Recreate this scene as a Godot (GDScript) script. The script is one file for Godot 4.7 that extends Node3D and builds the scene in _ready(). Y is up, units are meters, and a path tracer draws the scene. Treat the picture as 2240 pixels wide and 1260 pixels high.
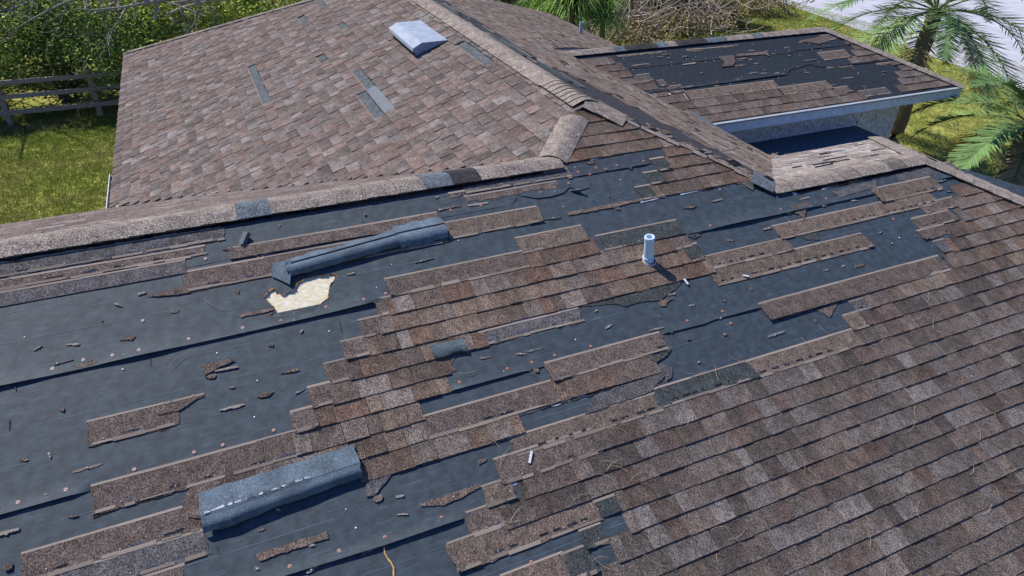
extends Node3D
# A storm-damaged shingle roof seen from above.  x runs along the front courses, z towards the viewer, y up.

const T := 0.4034            # rise per run of every slope
const CS := 0.9274           # cosine of the pitch
const XM := 3.172            # main ridge
const YM := 0.271
const ZA := -0.671           # main ridge meets the front slope here
const Z1 := 0.709            # right wing ridge
const Z2 := -4.652           # rear wing ridge
const Y2 := -0.416
const GROUND := -4.1

var rng := RandomNumberGenerator.new()
var cam: Camera3D
var M := {}
var used := {}
var house: Node3D
var front: MeshInstance3D
var covers: Array = []
var front_tabs: Array = []
var rest: MB
var edges := {}
var wob := FastNoiseLite.new()

# ------------------------------------------------------------------ mesh builder
class MB:
	var v := PackedVector3Array()
	var n := PackedVector3Array()
	var c := PackedColorArray()
	var t := PackedVector2Array()
	var ix := PackedInt32Array()
	func tri(a: Vector3, b: Vector3, d: Vector3, nn: Vector3, ca: Color, cb: Color, cd: Color, ta := Vector2.ZERO, tb := Vector2.ZERO, td := Vector2.ZERO):
		var k := v.size()
		v.append(a); v.append(b); v.append(d)
		n.append(nn); n.append(nn); n.append(nn)
		c.append(ca); c.append(cb); c.append(cd)
		t.append(ta); t.append(tb); t.append(td)
		if (b - a).cross(d - a).dot(nn) > 0.0:
			ix.append(k); ix.append(k + 2); ix.append(k + 1)
		else:
			ix.append(k); ix.append(k + 1); ix.append(k + 2)
	func quad(a: Vector3, b: Vector3, d: Vector3, e: Vector3, nn: Vector3, ca: Color, cb: Color, cd: Color, ce: Color, ta := Vector2.ZERO, tb := Vector2.ZERO, td := Vector2.ZERO, te := Vector2.ZERO):
		var k := v.size()
		v.append(a); v.append(b); v.append(d); v.append(e)
		for i in 4: n.append(nn)
		c.append(ca); c.append(cb); c.append(cd); c.append(ce)
		t.append(ta); t.append(tb); t.append(td); t.append(te)
		if (b - a).cross(d - a).dot(nn) > 0.0:
			for i in [0, 2, 1, 0, 3, 2]: ix.append(k + i)
		else:
			for i in [0, 1, 2, 0, 2, 3]: ix.append(k + i)
	func q1(a: Vector3, b: Vector3, d: Vector3, e: Vector3, out: Vector3, col: Color, s := 1.0):
		var nn := (b - a).cross(d - a)
		if nn.length() < 1e-12: nn = (d - a).cross(e - a)
		nn = nn.normalized()
		if nn.dot(out) < 0.0: nn = -nn
		var lu := (b - a).length() * s
		var lv := (e - a).length() * s
		var o := Vector2(a.x * 0.37 + a.z * 0.71, a.y * 0.53 + a.z * 0.29)
		quad(a, b, d, e, nn, col, col, col, col, o, o + Vector2(lu, 0), o + Vector2(lu, lv), o + Vector2(0, lv))
	func box(o: Vector3, x: Vector3, y: Vector3, z: Vector3, col: Color):   # centre and half axes
		q1(o + x - y - z, o + x + y - z, o + x + y + z, o + x - y + z, x, col)
		q1(o - x - y - z, o - x + y - z, o - x + y + z, o - x - y + z, -x, col)
		q1(o + y - x - z, o + y + x - z, o + y + x + z, o + y - x + z, y, col)
		q1(o - y - x - z, o - y + x - z, o - y + x + z, o - y - x + z, -y, col)
		q1(o + z - x - y, o + z + x - y, o + z + x + y, o + z - x + y, z, col)
		q1(o - z - x - y, o - z + x - y, o - z + x + y, o - z - x + y, -z, col)
	func tube(pts: Array, rads: Array, sides: int, col: Color):
		var k0 := v.size()
		var up := Vector3.UP
		for i in pts.size():
			var d: Vector3 = (pts[mini(i + 1, pts.size() - 1)] - pts[maxi(i - 1, 0)]).normalized()
			var a := d.cross(up)
			if a.length() < 0.05: a = d.cross(Vector3.RIGHT)
			a = a.normalized()
			var b := d.cross(a).normalized()
			for j in sides:
				var g := TAU * j / sides
				var r := a * cos(g) + b * sin(g)
				v.append(pts[i] + r * rads[i]); n.append(r); c.append(col); t.append(Vector2(float(j) / sides, i * 0.3))
		for i in pts.size() - 1:
			for j in sides:
				var p := k0 + i * sides + j
				var q := k0 + i * sides + (j + 1) % sides
				for e in [p, p + sides, q, q, p + sides, q + sides]: ix.append(e)
	func lathe(base: Vector3, ax: Vector3, prof: Array, sides: int, col: Color):   # prof of Vector2(radius, height)
		var a := ax.cross(Vector3.RIGHT).normalized()
		var b := ax.cross(a).normalized()
		for i in prof.size() - 1:
			var p: Vector2 = prof[i]
			var q: Vector2 = prof[i + 1]
			for j in sides:
				var g0 := TAU * j / sides
				var g1 := TAU * (j + 1) / sides
				var r0 := a * cos(g0) + b * sin(g0)
				var r1 := a * cos(g1) + b * sin(g1)
				var nn: Vector3 = ((r0 + r1).normalized() * (q.y - p.y) - ax * (q.x - p.x)).normalized()
				quad(base + r0 * p.x + ax * p.y, base + r1 * p.x + ax * p.y, base + r1 * q.x + ax * q.y, base + r0 * q.x + ax * q.y, nn, col, col, col, col)
	func mesh(mat: Material) -> ArrayMesh:
		var a := []
		a.resize(Mesh.ARRAY_MAX)
		a[Mesh.ARRAY_VERTEX] = v; a[Mesh.ARRAY_NORMAL] = n; a[Mesh.ARRAY_COLOR] = c; a[Mesh.ARRAY_TEX_UV] = t; a[Mesh.ARRAY_INDEX] = ix
		var m := ArrayMesh.new()
		m.add_surface_from_arrays(Mesh.PRIMITIVE_TRIANGLES, a)
		m.surface_set_material(0, mat)
		return m

class Slope:
	var o: Vector3
	var u: Vector3
	var d: Vector3
	var n: Vector3
	var far_warp := false
	func _init(oo: Vector3, uu: Vector3, dd: Vector3):
		o = oo; u = uu; d = dd
		n = d.cross(u)
		if n.y < 0.0: n = -n
	func p(a: float, s: float, h := 0.0) -> Vector3:
		var q := o + u * a + d * s + n * h
		if far_warp and a < -2.8:
			q.y += 0.0634 * s * 0.9274 * smoothstep(-2.8, -5.5, a)
		return q

var F: Slope
var B: Slope
var C: Slope
var G: Slope
var D: Slope
var E: Slope

# ------------------------------------------------------------------ scene-tree helpers
func numbered(called: String) -> String:
	var k: int = used.get(called, 0)
	used[called] = k + 1
	return called if k == 0 else "%s_%03d" % [called, k]

func part(mb: MB, called: String, mat: Material, parent: Node) -> MeshInstance3D:
	var o := MeshInstance3D.new()
	o.name = called
	o.mesh = mb.mesh(mat)
	parent.add_child(o, true)
	return o

func tag(o: Node, label: String, category: String, group := ""):
	o.set_meta("label", label); o.set_meta("category", category)
	if group: o.set_meta("group", group)

func thing(called: String, label: String, category: String, at := Vector3.ZERO, group := "") -> Node3D:
	var o := Node3D.new()
	o.name = numbered(called)
	add_child(o)
	o.position = at
	tag(o, label, category, group)
	return o

func rn(a: float, b: float) -> float: return rng.randf_range(a, b)
func g(x: float, y: float, z: float) -> Color: return Color(x, y, z)
func sc(c: Color, k: float) -> Color: return Color(c.r * k, c.g * k, c.b * k)

# ------------------------------------------------------------------ materials
func granules() -> Array:
	var r := RandomNumberGenerator.new()
	r.seed = 5
	var w := 512
	var img := Image.create(w, w, true, Image.FORMAT_RGB8)
	var hgt := Image.create(w, w, false, Image.FORMAT_RGB8)
	var nz := FastNoiseLite.new()
	nz.seed = 3; nz.frequency = 0.025; nz.fractal_octaves = 3
	for y in w:
		for x in w:
			var k := r.randf()
			var l := 0.58 + 0.22 * r.randf()
			if k < 0.22: l *= 0.34
			elif k > 0.82: l *= 1.55
			l *= 1.0 + 0.22 * nz.get_noise_2d(x, y)
			var wm := (r.randf() - 0.5) * 0.10
			img.set_pixel(x, y, Color(clampf(l * (1 + wm), 0, 1), clampf(l, 0, 1), clampf(l * (1 - wm), 0, 1)))
			hgt.set_pixel(x, y, Color(l, l, l))
	img.generate_mipmaps()
	hgt.bump_map_to_normal_map(2.5)
	hgt.generate_mipmaps()
	return [ImageTexture.create_from_image(img), ImageTexture.create_from_image(hgt)]

func noise_tex(freq: float, lo: Color, hi: Color, sd: int, oct := 4, w := 512) -> NoiseTexture2D:
	var f := FastNoiseLite.new()
	f.seed = sd; f.frequency = freq; f.fractal_octaves = oct
	var r := Gradient.new()
	r.set_color(0, lo); r.set_color(1, hi)
	var t := NoiseTexture2D.new()
	t.width = w; t.height = w; t.seamless = true; t.noise = f; t.color_ramp = r
	return t

func felt_tex() -> ImageTexture:   # worn felt: blotches, fine fibre, pale scuffs along the roll
	var r := RandomNumberGenerator.new()
	r.seed = 18
	var nz := FastNoiseLite.new()
	nz.seed = 24; nz.frequency = 0.012; nz.fractal_octaves = 5
	var st := FastNoiseLite.new()
	st.seed = 25; st.frequency = 0.03
	var w := 1024
	var img := Image.create(w, w, false, Image.FORMAT_RGB8)
	for y in w:
		for x in w:
			var l := 0.78 + 0.15 * nz.get_noise_2d(x * 1.8, y * 1.8) + 0.12 * (r.randf() - 0.5)
			var k := st.get_noise_2d(x * 0.25, y * 3.0)
			if k > 0.30: l += (k - 0.30) * 0.6
			if r.randf() < 0.012: l += 0.24
			elif r.randf() < 0.008: l -= 0.25
			img.set_pixel(x, y, Color(l, l, l))
	img.generate_mipmaps()
	return ImageTexture.create_from_image(img)

func speck() -> ImageTexture:   # mineral backing: grey with sparse pale specks
	var r := RandomNumberGenerator.new()
	r.seed = 8
	var nz := FastNoiseLite.new()
	nz.seed = 14; nz.frequency = 0.02; nz.fractal_octaves = 4
	var img := Image.create(256, 256, false, Image.FORMAT_RGB8)
	for y in 256:
		for x in 256:
			var l := 0.66 + 0.10 * r.randf() + 0.16 * nz.get_noise_2d(x, y)
			if r.randf() < 0.05: l = 1.0
			if r.randf() < 0.06: l *= 0.7
			img.set_pixel(x, y, Color(l, l, l))
	img.generate_mipmaps()
	return ImageTexture.create_from_image(img)

func norm_tex(freq: float, strength: float, sd: int, oct := 4) -> NoiseTexture2D:
	var f := FastNoiseLite.new()
	f.seed = sd; f.frequency = freq; f.fractal_octaves = oct
	var t := NoiseTexture2D.new()
	t.width = 512; t.height = 512; t.seamless = true; t.noise = f; t.as_normal_map = true; t.bump_strength = strength
	return t

func mat(rough: float, spec := 0.3) -> StandardMaterial3D:
	var m := StandardMaterial3D.new()
	m.vertex_color_use_as_albedo = true
	m.roughness = rough
	m.metallic_specular = spec
	return m

func make_materials():
	var gr := granules()
	var m := mat(0.95, 0.25)
	m.albedo_texture = gr[0]; m.uv1_scale = Vector3(0.72, 0.72, 0.72)
	m.normal_enabled = true; m.normal_texture = gr[1]; m.normal_scale = 0.5
	M.shingle = m
	m = mat(0.70, 0.40)
	m.albedo_texture = felt_tex()
	m.normal_enabled = true; m.normal_texture = norm_tex(0.03, 1.4, 12); m.normal_scale = 0.30
	m.uv1_scale = Vector3(0.45, 0.45, 0.45)
	M.felt = m
	m = m.duplicate()
	m.roughness = 0.95; m.metallic_specular = 0.1
	M.dull_felt = m
	m = mat(0.8)
	m.albedo_texture = noise_tex(0.02, Color(0.86, 0.80, 0.66), Color(1, 1, 1), 21, 6)
	m.uv1_scale = Vector3(1.5, 3.5, 1.0)
	M.wood = m
	M.plain = mat(0.85)
	m = mat(0.95, 0.2)
	m.albedo_texture = noise_tex(0.09, Color(0.45, 0.45, 0.45), Color(1, 1, 1), 71, 3)
	m.uv1_scale = Vector3(4, 4, 4)
	M.scrap = m
	m = mat(0.85, 0.3)
	m.albedo_texture = speck()
	m.uv1_scale = Vector3(0.9, 0.9, 0.9)
	m.normal_enabled = true; m.normal_texture = norm_tex(0.12, 1.5, 73); m.normal_scale = 0.3
	M.back = m
	m = mat(0.55, 0.35)
	m.albedo_texture = noise_tex(0.015, Color(0.86, 0.86, 0.85), Color(1, 1, 1), 81, 6)
	m.uv1_scale = Vector3(0.8, 0.8, 0.8)
	M.paint = m
	m = mat(0.5, 0.5)
	M.plastic = m
	m = mat(0.9)
	m.albedo_texture = noise_tex(0.02, Color(0.72, 0.70, 0.68), Color(1, 1, 1), 33, 5)
	m.normal_enabled = true; m.normal_texture = norm_tex(0.06, 3.0, 34); m.normal_scale = 0.5
	M.stucco = m
	m = mat(0.8, 0.2)
	m.cull_mode = BaseMaterial3D.CULL_DISABLED
	m.backlight_enabled = true; m.backlight = Color(0.22, 0.26, 0.08)
	M.leaf = m
	m = mat(0.9)
	m.albedo_texture = noise_tex(0.05, Color(0.65, 0.65, 0.65), Color(1, 1, 1), 41)
	M.bark = m
	m = mat(0.95, 0.2)
	m.vertex_color_use_as_albedo = false
	m.albedo_texture = noise_tex(0.008, Color(0.44, 0.46, 0.22), Color(0.63, 0.63, 0.35), 51, 6, 1024)
	m.uv1_triplanar = true; m.uv1_world_triplanar = true; m.uv1_scale = Vector3(0.12, 0.12, 0.12)
	M.ground = m
	m = mat(0.9, 0.3)
	m.vertex_color_use_as_albedo = false
	m.albedo_texture = noise_tex(0.01, Color(0.62, 0.63, 0.66), Color(0.72, 0.73, 0.76), 61, 6)
	m.uv1_triplanar = true; m.uv1_world_triplanar = true; m.uv1_scale = Vector3(0.2, 0.2, 0.2)
	M.road = m

# ------------------------------------------------------------------ roof pieces
func slab(mb: MB, sl: Slope, u0: float, u1: float, s0: float, s1: float, h0: float, h1: float, th: float, c0: Color, c1: Color, skew := 0.0):
	var o := Vector2(rng.randf(), rng.randf())
	var a := sl.p(u0, s0, h0)
	var b := sl.p(u1, s0, h0)
	var d := sl.p(u1 + skew, s1, h1)
	var e := sl.p(u0 + skew, s1, h1)
	var w := sl.n * th
	mb.quad(a, b, d, e, sl.n, c0, c0, c1, c1, o, o + Vector2(u1 - u0, 0), o + Vector2(u1 - u0, s1 - s0), o + Vector2(0, s1 - s0))
	var k := sc(c1, 0.75)
	mb.quad(e, d, d - w, e - w, sl.d, k, k, k, k)
	mb.quad(a, e, e - w, a - w, -sl.u, k, k, k, k)
	mb.quad(b, d, d - w, b - w, sl.u, k, k, k, k)
	mb.quad(a, b, b - w, a - w, -sl.d, c0, c0, c0, c0)

func hlin(q: Vector2, h: Array) -> float:   # h = [base, slope per metre of s, reference s]
	var z: float = h[0] + h[1] * (q.y - h[2])
	if h.size() > 3: z += h[5] * pow(clampf(1.0 - absf(q.x - h[3]) / h[4], 0, 1), 2.0) * clampf((q.y - h[2]) / 0.16, 0, 1.2)
	return z

func sheet_poly(mb: MB, sl: Slope, poly: PackedVector2Array, h: Array, th: float, col: Color, edge: Color):
	var tri := Geometry2D.triangulate_polygon(poly)
	var o := Vector2(rng.randf(), rng.randf())
	for i in range(0, tri.size(), 3):
		var a := poly[tri[i]]
		var b := poly[tri[i + 1]]
		var d := poly[tri[i + 2]]
		mb.tri(sl.p(a.x, a.y, hlin(a, h)), sl.p(b.x, b.y, hlin(b, h)), sl.p(d.x, d.y, hlin(d, h)), sl.n, col, col, col, a + o, b + o, d + o)
	var ccw := not Geometry2D.is_polygon_clockwise(poly)
	for i in poly.size():
		var a := poly[i]
		var b := poly[(i + 1) % poly.size()]
		var t := (b - a).orthogonal().normalized() * (1.0 if ccw else -1.0)
		var out := sl.u * t.x + sl.d * t.y
		var pa := sl.p(a.x, a.y, hlin(a, h))
		var pb := sl.p(b.x, b.y, hlin(b, h))
		mb.quad(pa, pb, pb - sl.n * th, pa - sl.n * th, out.normalized(), edge, edge, edge, edge)

func rag(a: Vector2, b: Vector2, amp: float, step := 0.022) -> PackedVector2Array:
	var out := PackedVector2Array()
	var n := maxi(1, int(a.distance_to(b) / step))
	var d := (b - a).orthogonal().normalized()
	var k := 0.0
	for i in range(0, n + 1):
		if i == 0 or i == n:
			out.append(a.lerp(b, float(i) / n)); continue
		k = k * 0.6 + rn(-amp, amp) * 0.8
		out.append(a.lerp(b, (i + rn(-0.3, 0.3)) / n) + d * k)
	return out

func join(parts: Array) -> PackedVector2Array:
	var out := PackedVector2Array()
	for q in parts:
		for v in q:
			if out.is_empty() or out[out.size() - 1].distance_to(v) > 0.002: out.append(v)
	return out

const TONE := {"n": Color(0.305, 0.242, 0.206), "w": Color(0.360, 0.281, 0.228), "b": Color(0.248, 0.238, 0.240), "g": Color(0.137, 0.155, 0.155), "k": Color(0.168, 0.157, 0.152)}
const TAN := Color(0.56, 0.475, 0.40)

# the nailed upper part of a shingle whose tabs or cover were torn away
func strip(sl: Slope, parent: Node, u0: float, u1: float, s0: float, s1: float, tone := "n", tan_low := true, dash := false, rl := 0.012, rr := 0.014, h := 0.0):
	var mb := MB.new()
	var col: Color = sc(TONE[tone], rn(0.92, 1.10))
	var hb := h if h > 0.0 else 0.007
	var hh := [hb, 0.010, s0, u1 if rng.randf() < 0.5 else u0, rn(0.10, 0.35), rn(0.0, 0.022) if s1 - s0 > 0.1 else 0.0]
	var poly := join([[Vector2(u0, s0), Vector2(u1, s0)], rag(Vector2(u1, s0), Vector2(u1 + rn(-0.02, 0.03), s1), rr), rag(Vector2(u1 + rn(-0.02, 0.02), s1), Vector2(u0, s1), 0.008 if tan_low else 0.016), rag(Vector2(u0, s1), Vector2(u0, s0), rl)])
	if Geometry2D.triangulate_polygon(poly).is_empty():
		poly = PackedVector2Array([Vector2(u0, s0), Vector2(u1, s0), Vector2(u1, s1), Vector2(u0, s1)])
	sheet_poly(mb, sl, poly, hh, hb - 0.001, col, sc(col, 0.7))
	# pale bare line along the top edge
	var x := u0
	while x < u1 - 0.02:
		var y := minf(x + rn(0.25, 0.6), u1)
		var tc := sc(TAN, rn(0.8, 1.15))
		slab(edges[sl], sl, x, y, s0 - 0.001, s0 + rn(0.011, 0.017), hb + 0.0022, hb + 0.0022, 0.003, tc, tc)
		x = y
	if tan_low:
		x = u0 + rn(0, 0.03)
		while x < u1 - 0.02:
			var y := minf(x + rn(0.05, 0.24), u1)
			var tc := sc(TAN, rn(0.6, 1.0))
			var w := rn(0.012, 0.024)
			var hz := hlin(Vector2((x + y) / 2, s1), hh)
			slab(edges[sl], sl, x, y, s1 - w - rn(-0.003, 0.006), s1 + rn(-0.005, 0.006), hz + 0.0020, hz + 0.0030, 0.004, tc, sc(tc, 0.9))
			x = y + (rn(0.01, 0.08) if rng.randf() < 0.35 else 0.0)
		# torn paper and mat hanging under the line
		x = u0
		while x < u1 - 0.05:
			var y := minf(x + rn(0.08, 0.35), u1)
			if rng.randf() < 0.7:
				var q := join([[Vector2(x, s1 - 0.005), Vector2(y, s1 - 0.005)], rag(Vector2(y, s1 + 0.002), Vector2(x, s1 + rn(0.006, 0.022)), 0.006, 0.016)])
				if not Geometry2D.triangulate_polygon(q).is_empty():
					var kc := sc(TONE["k"], rn(0.35, 1.0)) if rng.randf() < 0.75 else g(0.32, 0.35, 0.40)
					sheet_poly(mb, sl, q, [hb - 0.002, 0.05, s1], 0.004, kc, sc(kc, 0.6))
			x = y
	if dash:
		x = u0 + rn(0.02, 0.08)
		while x < u1 - 0.06:
			var kc := sc(g(0.05, 0.058, 0.08), rn(0.5, 1.5))
			if rng.randf() < 0.8: slab(mb, sl, x, x + rn(0.03, 0.07), s1 - 0.048, s1 - 0.034 + rn(0, 0.004), hb + 0.0025, hb + 0.0025, 0.001, kc, kc, rn(-0.004, 0.004))
			x += rn(0.085, 0.125)
	elif rng.randf() < 0.8:
		x = u0 + rn(0.02, 0.2)
		while x < u1 - 0.06:
			var kc: Color = [g(0.05, 0.06, 0.09), g(0.10, 0.13, 0.19), g(0.20, 0.23, 0.28)][rng.randi() % 3]
			var y := minf(x + rn(0.03, 0.11), u1)
			var q := join([rag(Vector2(x, s1 - rn(0.036, 0.044)), Vector2(y, s1 - 0.042), 0.004, 0.012), rag(Vector2(y, s1 - 0.028), Vector2(x, s1 - rn(0.024, 0.032)), 0.004, 0.012)])
			if not Geometry2D.triangulate_polygon(q).is_empty():
				sheet_poly(mb, sl, q, [hb + 0.0025, 0.0, s1], 0.001, kc, kc)
			x = y + rn(0.04, 0.3)
	# nail heads
	x = u0 + rn(0.03, 0.15)
	while x < u1:
		nail(mb, sl, Vector2(x, s1 - rn(0.02, 0.045)), hb + 0.003)
		x += rn(0.14, 0.3)
	part(mb, "shingle_strip", M.shingle, parent)
	covers.append([sl, Rect2(u0 - 0.02, s0 - 0.02, u1 - u0 + 0.04, s1 - s0 + 0.04)])

func nail(mb: MB, sl: Slope, q: Vector2, h: float):
	var r := rn(0.0045, 0.0065)
	var o := sl.p(q.x, q.y, h)
	var col := sc(g(0.80, 0.82, 0.86), rn(0.85, 1.1))
	var top := o + sl.n * 0.005
	for i in 6:
		var a0 := TAU * i / 6
		var a1 := TAU * (i + 1) / 6
		var p0 := sl.u * cos(a0) * r + sl.d * sin(a0) * r
		var p1 := sl.u * cos(a1) * r + sl.d * sin(a1) * r
		mb.tri(top, o + p0 * 0.8 + sl.n * 0.004, o + p1 * 0.8 + sl.n * 0.004, sl.n, col, col, col)
		mb.q1(o + p0 * 0.8 + sl.n * 0.004, o + p1 * 0.8 + sl.n * 0.004, o + p1 - sl.n * 0.004, o + p0 - sl.n * 0.004, p0 + p1, col)

# torn bit of shingle left under its nails
func frag(sl: Slope, parent: Node, pts: Array, tone := "n", h := 0.012, called := "shingle_scrap", lifted := 0.03):
	var mb := MB.new()
	var poly := PackedVector2Array()
	for i in pts.size():
		poly.append_array(rag(pts[i], pts[(i + 1) % pts.size()], 0.005, 0.018).slice(0, -1))
	if Geometry2D.triangulate_polygon(poly).is_empty(): poly = PackedVector2Array(pts)
	var col: Color = sc(TONE[tone], rn(0.9, 1.15))
	var lo := 1e9
	for q in poly: lo = minf(lo, q.y)
	sheet_poly(mb, sl, poly, [h, lifted, lo], 0.006, col, sc(TAN, 0.7))
	part(mb, called, M.shingle, parent)

func scrap(sl: Slope, parent: Node, u: float, s: float, l: float, w: float, turn: float):
	var mb := MB.new()
	var col := sc(g(0.43, 0.375, 0.32), rn(0.65, 1.25)) if rng.randf() < 0.75 else sc(g(0.20, 0.21, 0.22), rn(0.7, 1.5))
	var ax := Vector2(cos(turn), sin(turn))
	var ay := ax.orthogonal()
	var top := PackedVector2Array()
	var bot := PackedVector2Array()
	if rng.randf() < 0.45:
		var k := 4 + rng.randi() % 3
		var pts := []
		for i in k:
			var a := TAU * (i + rn(-0.3, 0.3)) / k
			pts.append(Vector2(u, s) + ax * cos(a) * l * 0.5 * rn(0.5, 1.1) + ay * sin(a) * w * rn(0.5, 1.2))
		frag(sl, parent, pts, "nww"[rng.randi() % 3], rn(0.008, 0.012), "shingle_scrap", rn(0.0, 0.2))
		return
	var n := maxi(4, int(l / 0.014))
	var skewed := rn(0.3, 1.3)
	for i in n + 1:
		var x := -l / 2 + l * i / n
		var e := pow(clampf(sin(PI * clampf((i + 0.4) / (n + 0.8), 0, 1)), 0, 1), 0.28)
		var thin := lerpf(1.0, skewed, float(i) / n)
		top.append(Vector2(u, s) + ax * (x + rn(-0.004, 0.004)) + ay * (w / 2 * e * thin * rn(0.75, 1.05)))
		bot.append(Vector2(u, s) + ax * (x + rn(-0.004, 0.004)) - ay * (w / 2 * e * thin * rn(0.3, 1.25)))
	bot.reverse()
	var poly := join([top, bot])
	if Geometry2D.triangulate_polygon(poly).is_empty(): return
	sheet_poly(mb, sl, poly, [rn(0.009, 0.013), rn(-0.05, 0.10), s], 0.006, col, sc(col, 0.7))
	nail(mb, sl, Vector2(u, s) + ax * rn(-0.35, 0.35) * l, 0.013)
	part(mb, "shingle_scrap", M.scrap, parent)

func pick(pal: Array) -> Color:
	return pal[rng.randi() % pal.size()]

# a course of exposed tabs; the pieces of the front slope are kept for later
func tabs(sl: Slope, s0: float, s1: float, u0: float, u1: float, pal: Array, keep := false, wmin := 0.085, wmax := 0.24, skip: Array = [], butt := 0.0140, tooth := 0.0045):
	var x := u0
	var raised := rng.randf() < 0.5
	var off := rn(0.0, 0.1)
	while x < u1 - 0.005:
		var w := rn(wmin, wmax) - (off if x == u0 else 0.0)
		w = maxf(w, 0.05)
		var y := minf(x + w, u1)
		if u1 - y < 0.05: y = u1
		var out := false
		for r in skip:
			if (x + y) / 2 > r[0] and (x + y) / 2 < r[1] and (s0 + s1) / 2 > r[2] and (s0 + s1) / 2 < r[3]: out = true
		if not out:
			var col: Color = pick(pal)
			col = sc(col, rn(0.80, 1.16))
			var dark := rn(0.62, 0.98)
			var hb := butt + (tooth if raised else 0.0) + rn(-0.0015, 0.003)
			var j := rn(-0.003, 0.004)
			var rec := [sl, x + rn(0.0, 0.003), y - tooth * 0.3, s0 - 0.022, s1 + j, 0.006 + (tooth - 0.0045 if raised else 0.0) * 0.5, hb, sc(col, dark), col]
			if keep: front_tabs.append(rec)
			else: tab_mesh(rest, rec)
		raised = not raised if rng.randf() < 0.75 else raised
		x = y
	covers.append([sl, Rect2(u0 - 0.02, s0 - 0.02, u1 - u0 + 0.04, s1 - s0 + 0.04)])

func tab_mesh(mb: MB, r: Array):
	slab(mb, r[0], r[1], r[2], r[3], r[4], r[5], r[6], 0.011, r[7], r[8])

func covered(sl: Slope, q: Vector2) -> bool:
	for e in covers:
		if e[0] == sl and e[1].has_point(q): return true
	return false

# ------------------------------------------------------------------ underlayment
func at_line(line: Array, x: float) -> float:
	for i in line.size() - 1:
		if x <= line[i + 1].x:
			var f := clampf((x - line[i].x) / maxf(line[i + 1].x - line[i].x, 1e-4), 0, 1)
			return lerpf(line[i].y, line[i + 1].y, f)
	return line[line.size() - 1].y

var felt_mat := "felt"
var felt_col := Color(0.062, 0.087, 0.113)
func felt(sl: Slope, parent: Node, top: float, bottom: Array, lift: float, sd: int, hole := PackedVector2Array(), left: Array = [], tone := 1.0):
	var mb := MB.new()
	var u0: float = bottom[0].x
	var u1: float = bottom[bottom.size() - 1].x
	var outer := PackedVector2Array(bottom)
	if left.is_empty():
		outer.append(Vector2(u1, top)); outer.append(Vector2(u0, top))
	else:
		for q in left: outer.append(q)
	var col := sc(felt_col, tone)
	var us := []
	var x := u0
	while x < u1: us.append(x); x += 0.09
	us.append(u1)
	var base: float = -1e9
	for q in bottom: base = maxf(base, q.y)
	var ss := [top]
	x = top + 0.1
	while x < base - 0.12: ss.append(x); x += 0.1
	ss.append_array([base - 0.075, base - 0.045, base - 0.025, base - 0.010, base + 0.003])
	var hf := func(q: Vector2) -> float:
		var f := (q.y - top) / (base - top)
		var d := at_line(bottom, q.x) - q.y
		var lf := lift * (0.35 + 0.65 * clampf(0.5 + wob.get_noise_2d(q.x * 60.0, sd * 91.0) * 1.3, 0, 1))
		if d < 0.085 and (covered(sl, q) or covered(sl, q + Vector2(0, 0.05))): lf = 0.0
		return 0.001 + 0.0045 * f + 0.0011 * wob.get_noise_2d(q.x * 160.0, q.y * 160.0 + sd * 40) + 0.0028 * maxf(0.0, wob.get_noise_2d(q.x * 520.0 + sd * 77, q.y * 60.0) - 0.15) + lf * pow(clampf(1.0 - d / 0.08, 0, 1), 1.8)
	for i in us.size() - 1:
		for j in ss.size() - 1:
			var cell := PackedVector2Array([Vector2(us[i], ss[j]), Vector2(us[i + 1], ss[j]), Vector2(us[i + 1], ss[j + 1]), Vector2(us[i], ss[j + 1])])
			for p1 in Geometry2D.intersect_polygons(cell, outer):
				var ps := [p1]
				if hole.size() > 2: ps = Geometry2D.clip_polygons(p1, hole)
				for p2 in ps:
					var tr := Geometry2D.triangulate_polygon(p2)
					for k in range(0, tr.size(), 3):
						var pts := []
						var ns := []
						for e in 3:
							var q: Vector2 = p2[tr[k + e]]
							pts.append(sl.p(q.x, q.y, hf.call(q)))
							var gx: float = (hf.call(q + Vector2(0.01, 0)) - hf.call(q - Vector2(0.01, 0))) / 0.02
							var gy: float = (hf.call(q + Vector2(0, 0.004)) - hf.call(q - Vector2(0, 0.004))) / 0.008
							ns.append((sl.n - sl.u * gx - sl.d * gy).normalized())
						var kk := mb.v.size()
						mb.tri(pts[0], pts[1], pts[2], sl.n, col, col, col, p2[tr[k]], p2[tr[k + 1]], p2[tr[k + 2]])
						for e in 3: mb.n[kk + e] = ns[e]
	# printed chalk lines
	var y := top + 0.2
	while y < base - 0.06:
		x = u0
		while x < u1:
			var x2 := minf(x + rn(0.25, 0.9), u1)
			var q := Vector2((x + x2) / 2, y)
			if y < at_line(bottom, x) - 0.05 and y < at_line(bottom, x2) - 0.05 and (hole.is_empty() or not Geometry2D.is_point_in_polygon(q, hole)) and rng.randf() < 0.75 and Geometry2D.is_point_in_polygon(Vector2(x, y), outer) and Geometry2D.is_point_in_polygon(Vector2(x2, y), outer):
				var lc := sc(col, rn(1.8, 3.4))
				var xe := x2 - rn(0.02, 0.1)
				var ha: float = hf.call(Vector2(x, y)) + 0.0012
				var hb: float = hf.call(Vector2(xe, y)) + 0.0012
				mb.quad(sl.p(x, y, ha), sl.p(xe, y, hb), sl.p(xe, y + 0.003, hb), sl.p(x, y + 0.003, ha), sl.n, lc, lc, lc, lc)
			x = x2
		y += 0.235
	return part(mb, "felt_sheet", M[felt_mat], parent)

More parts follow.
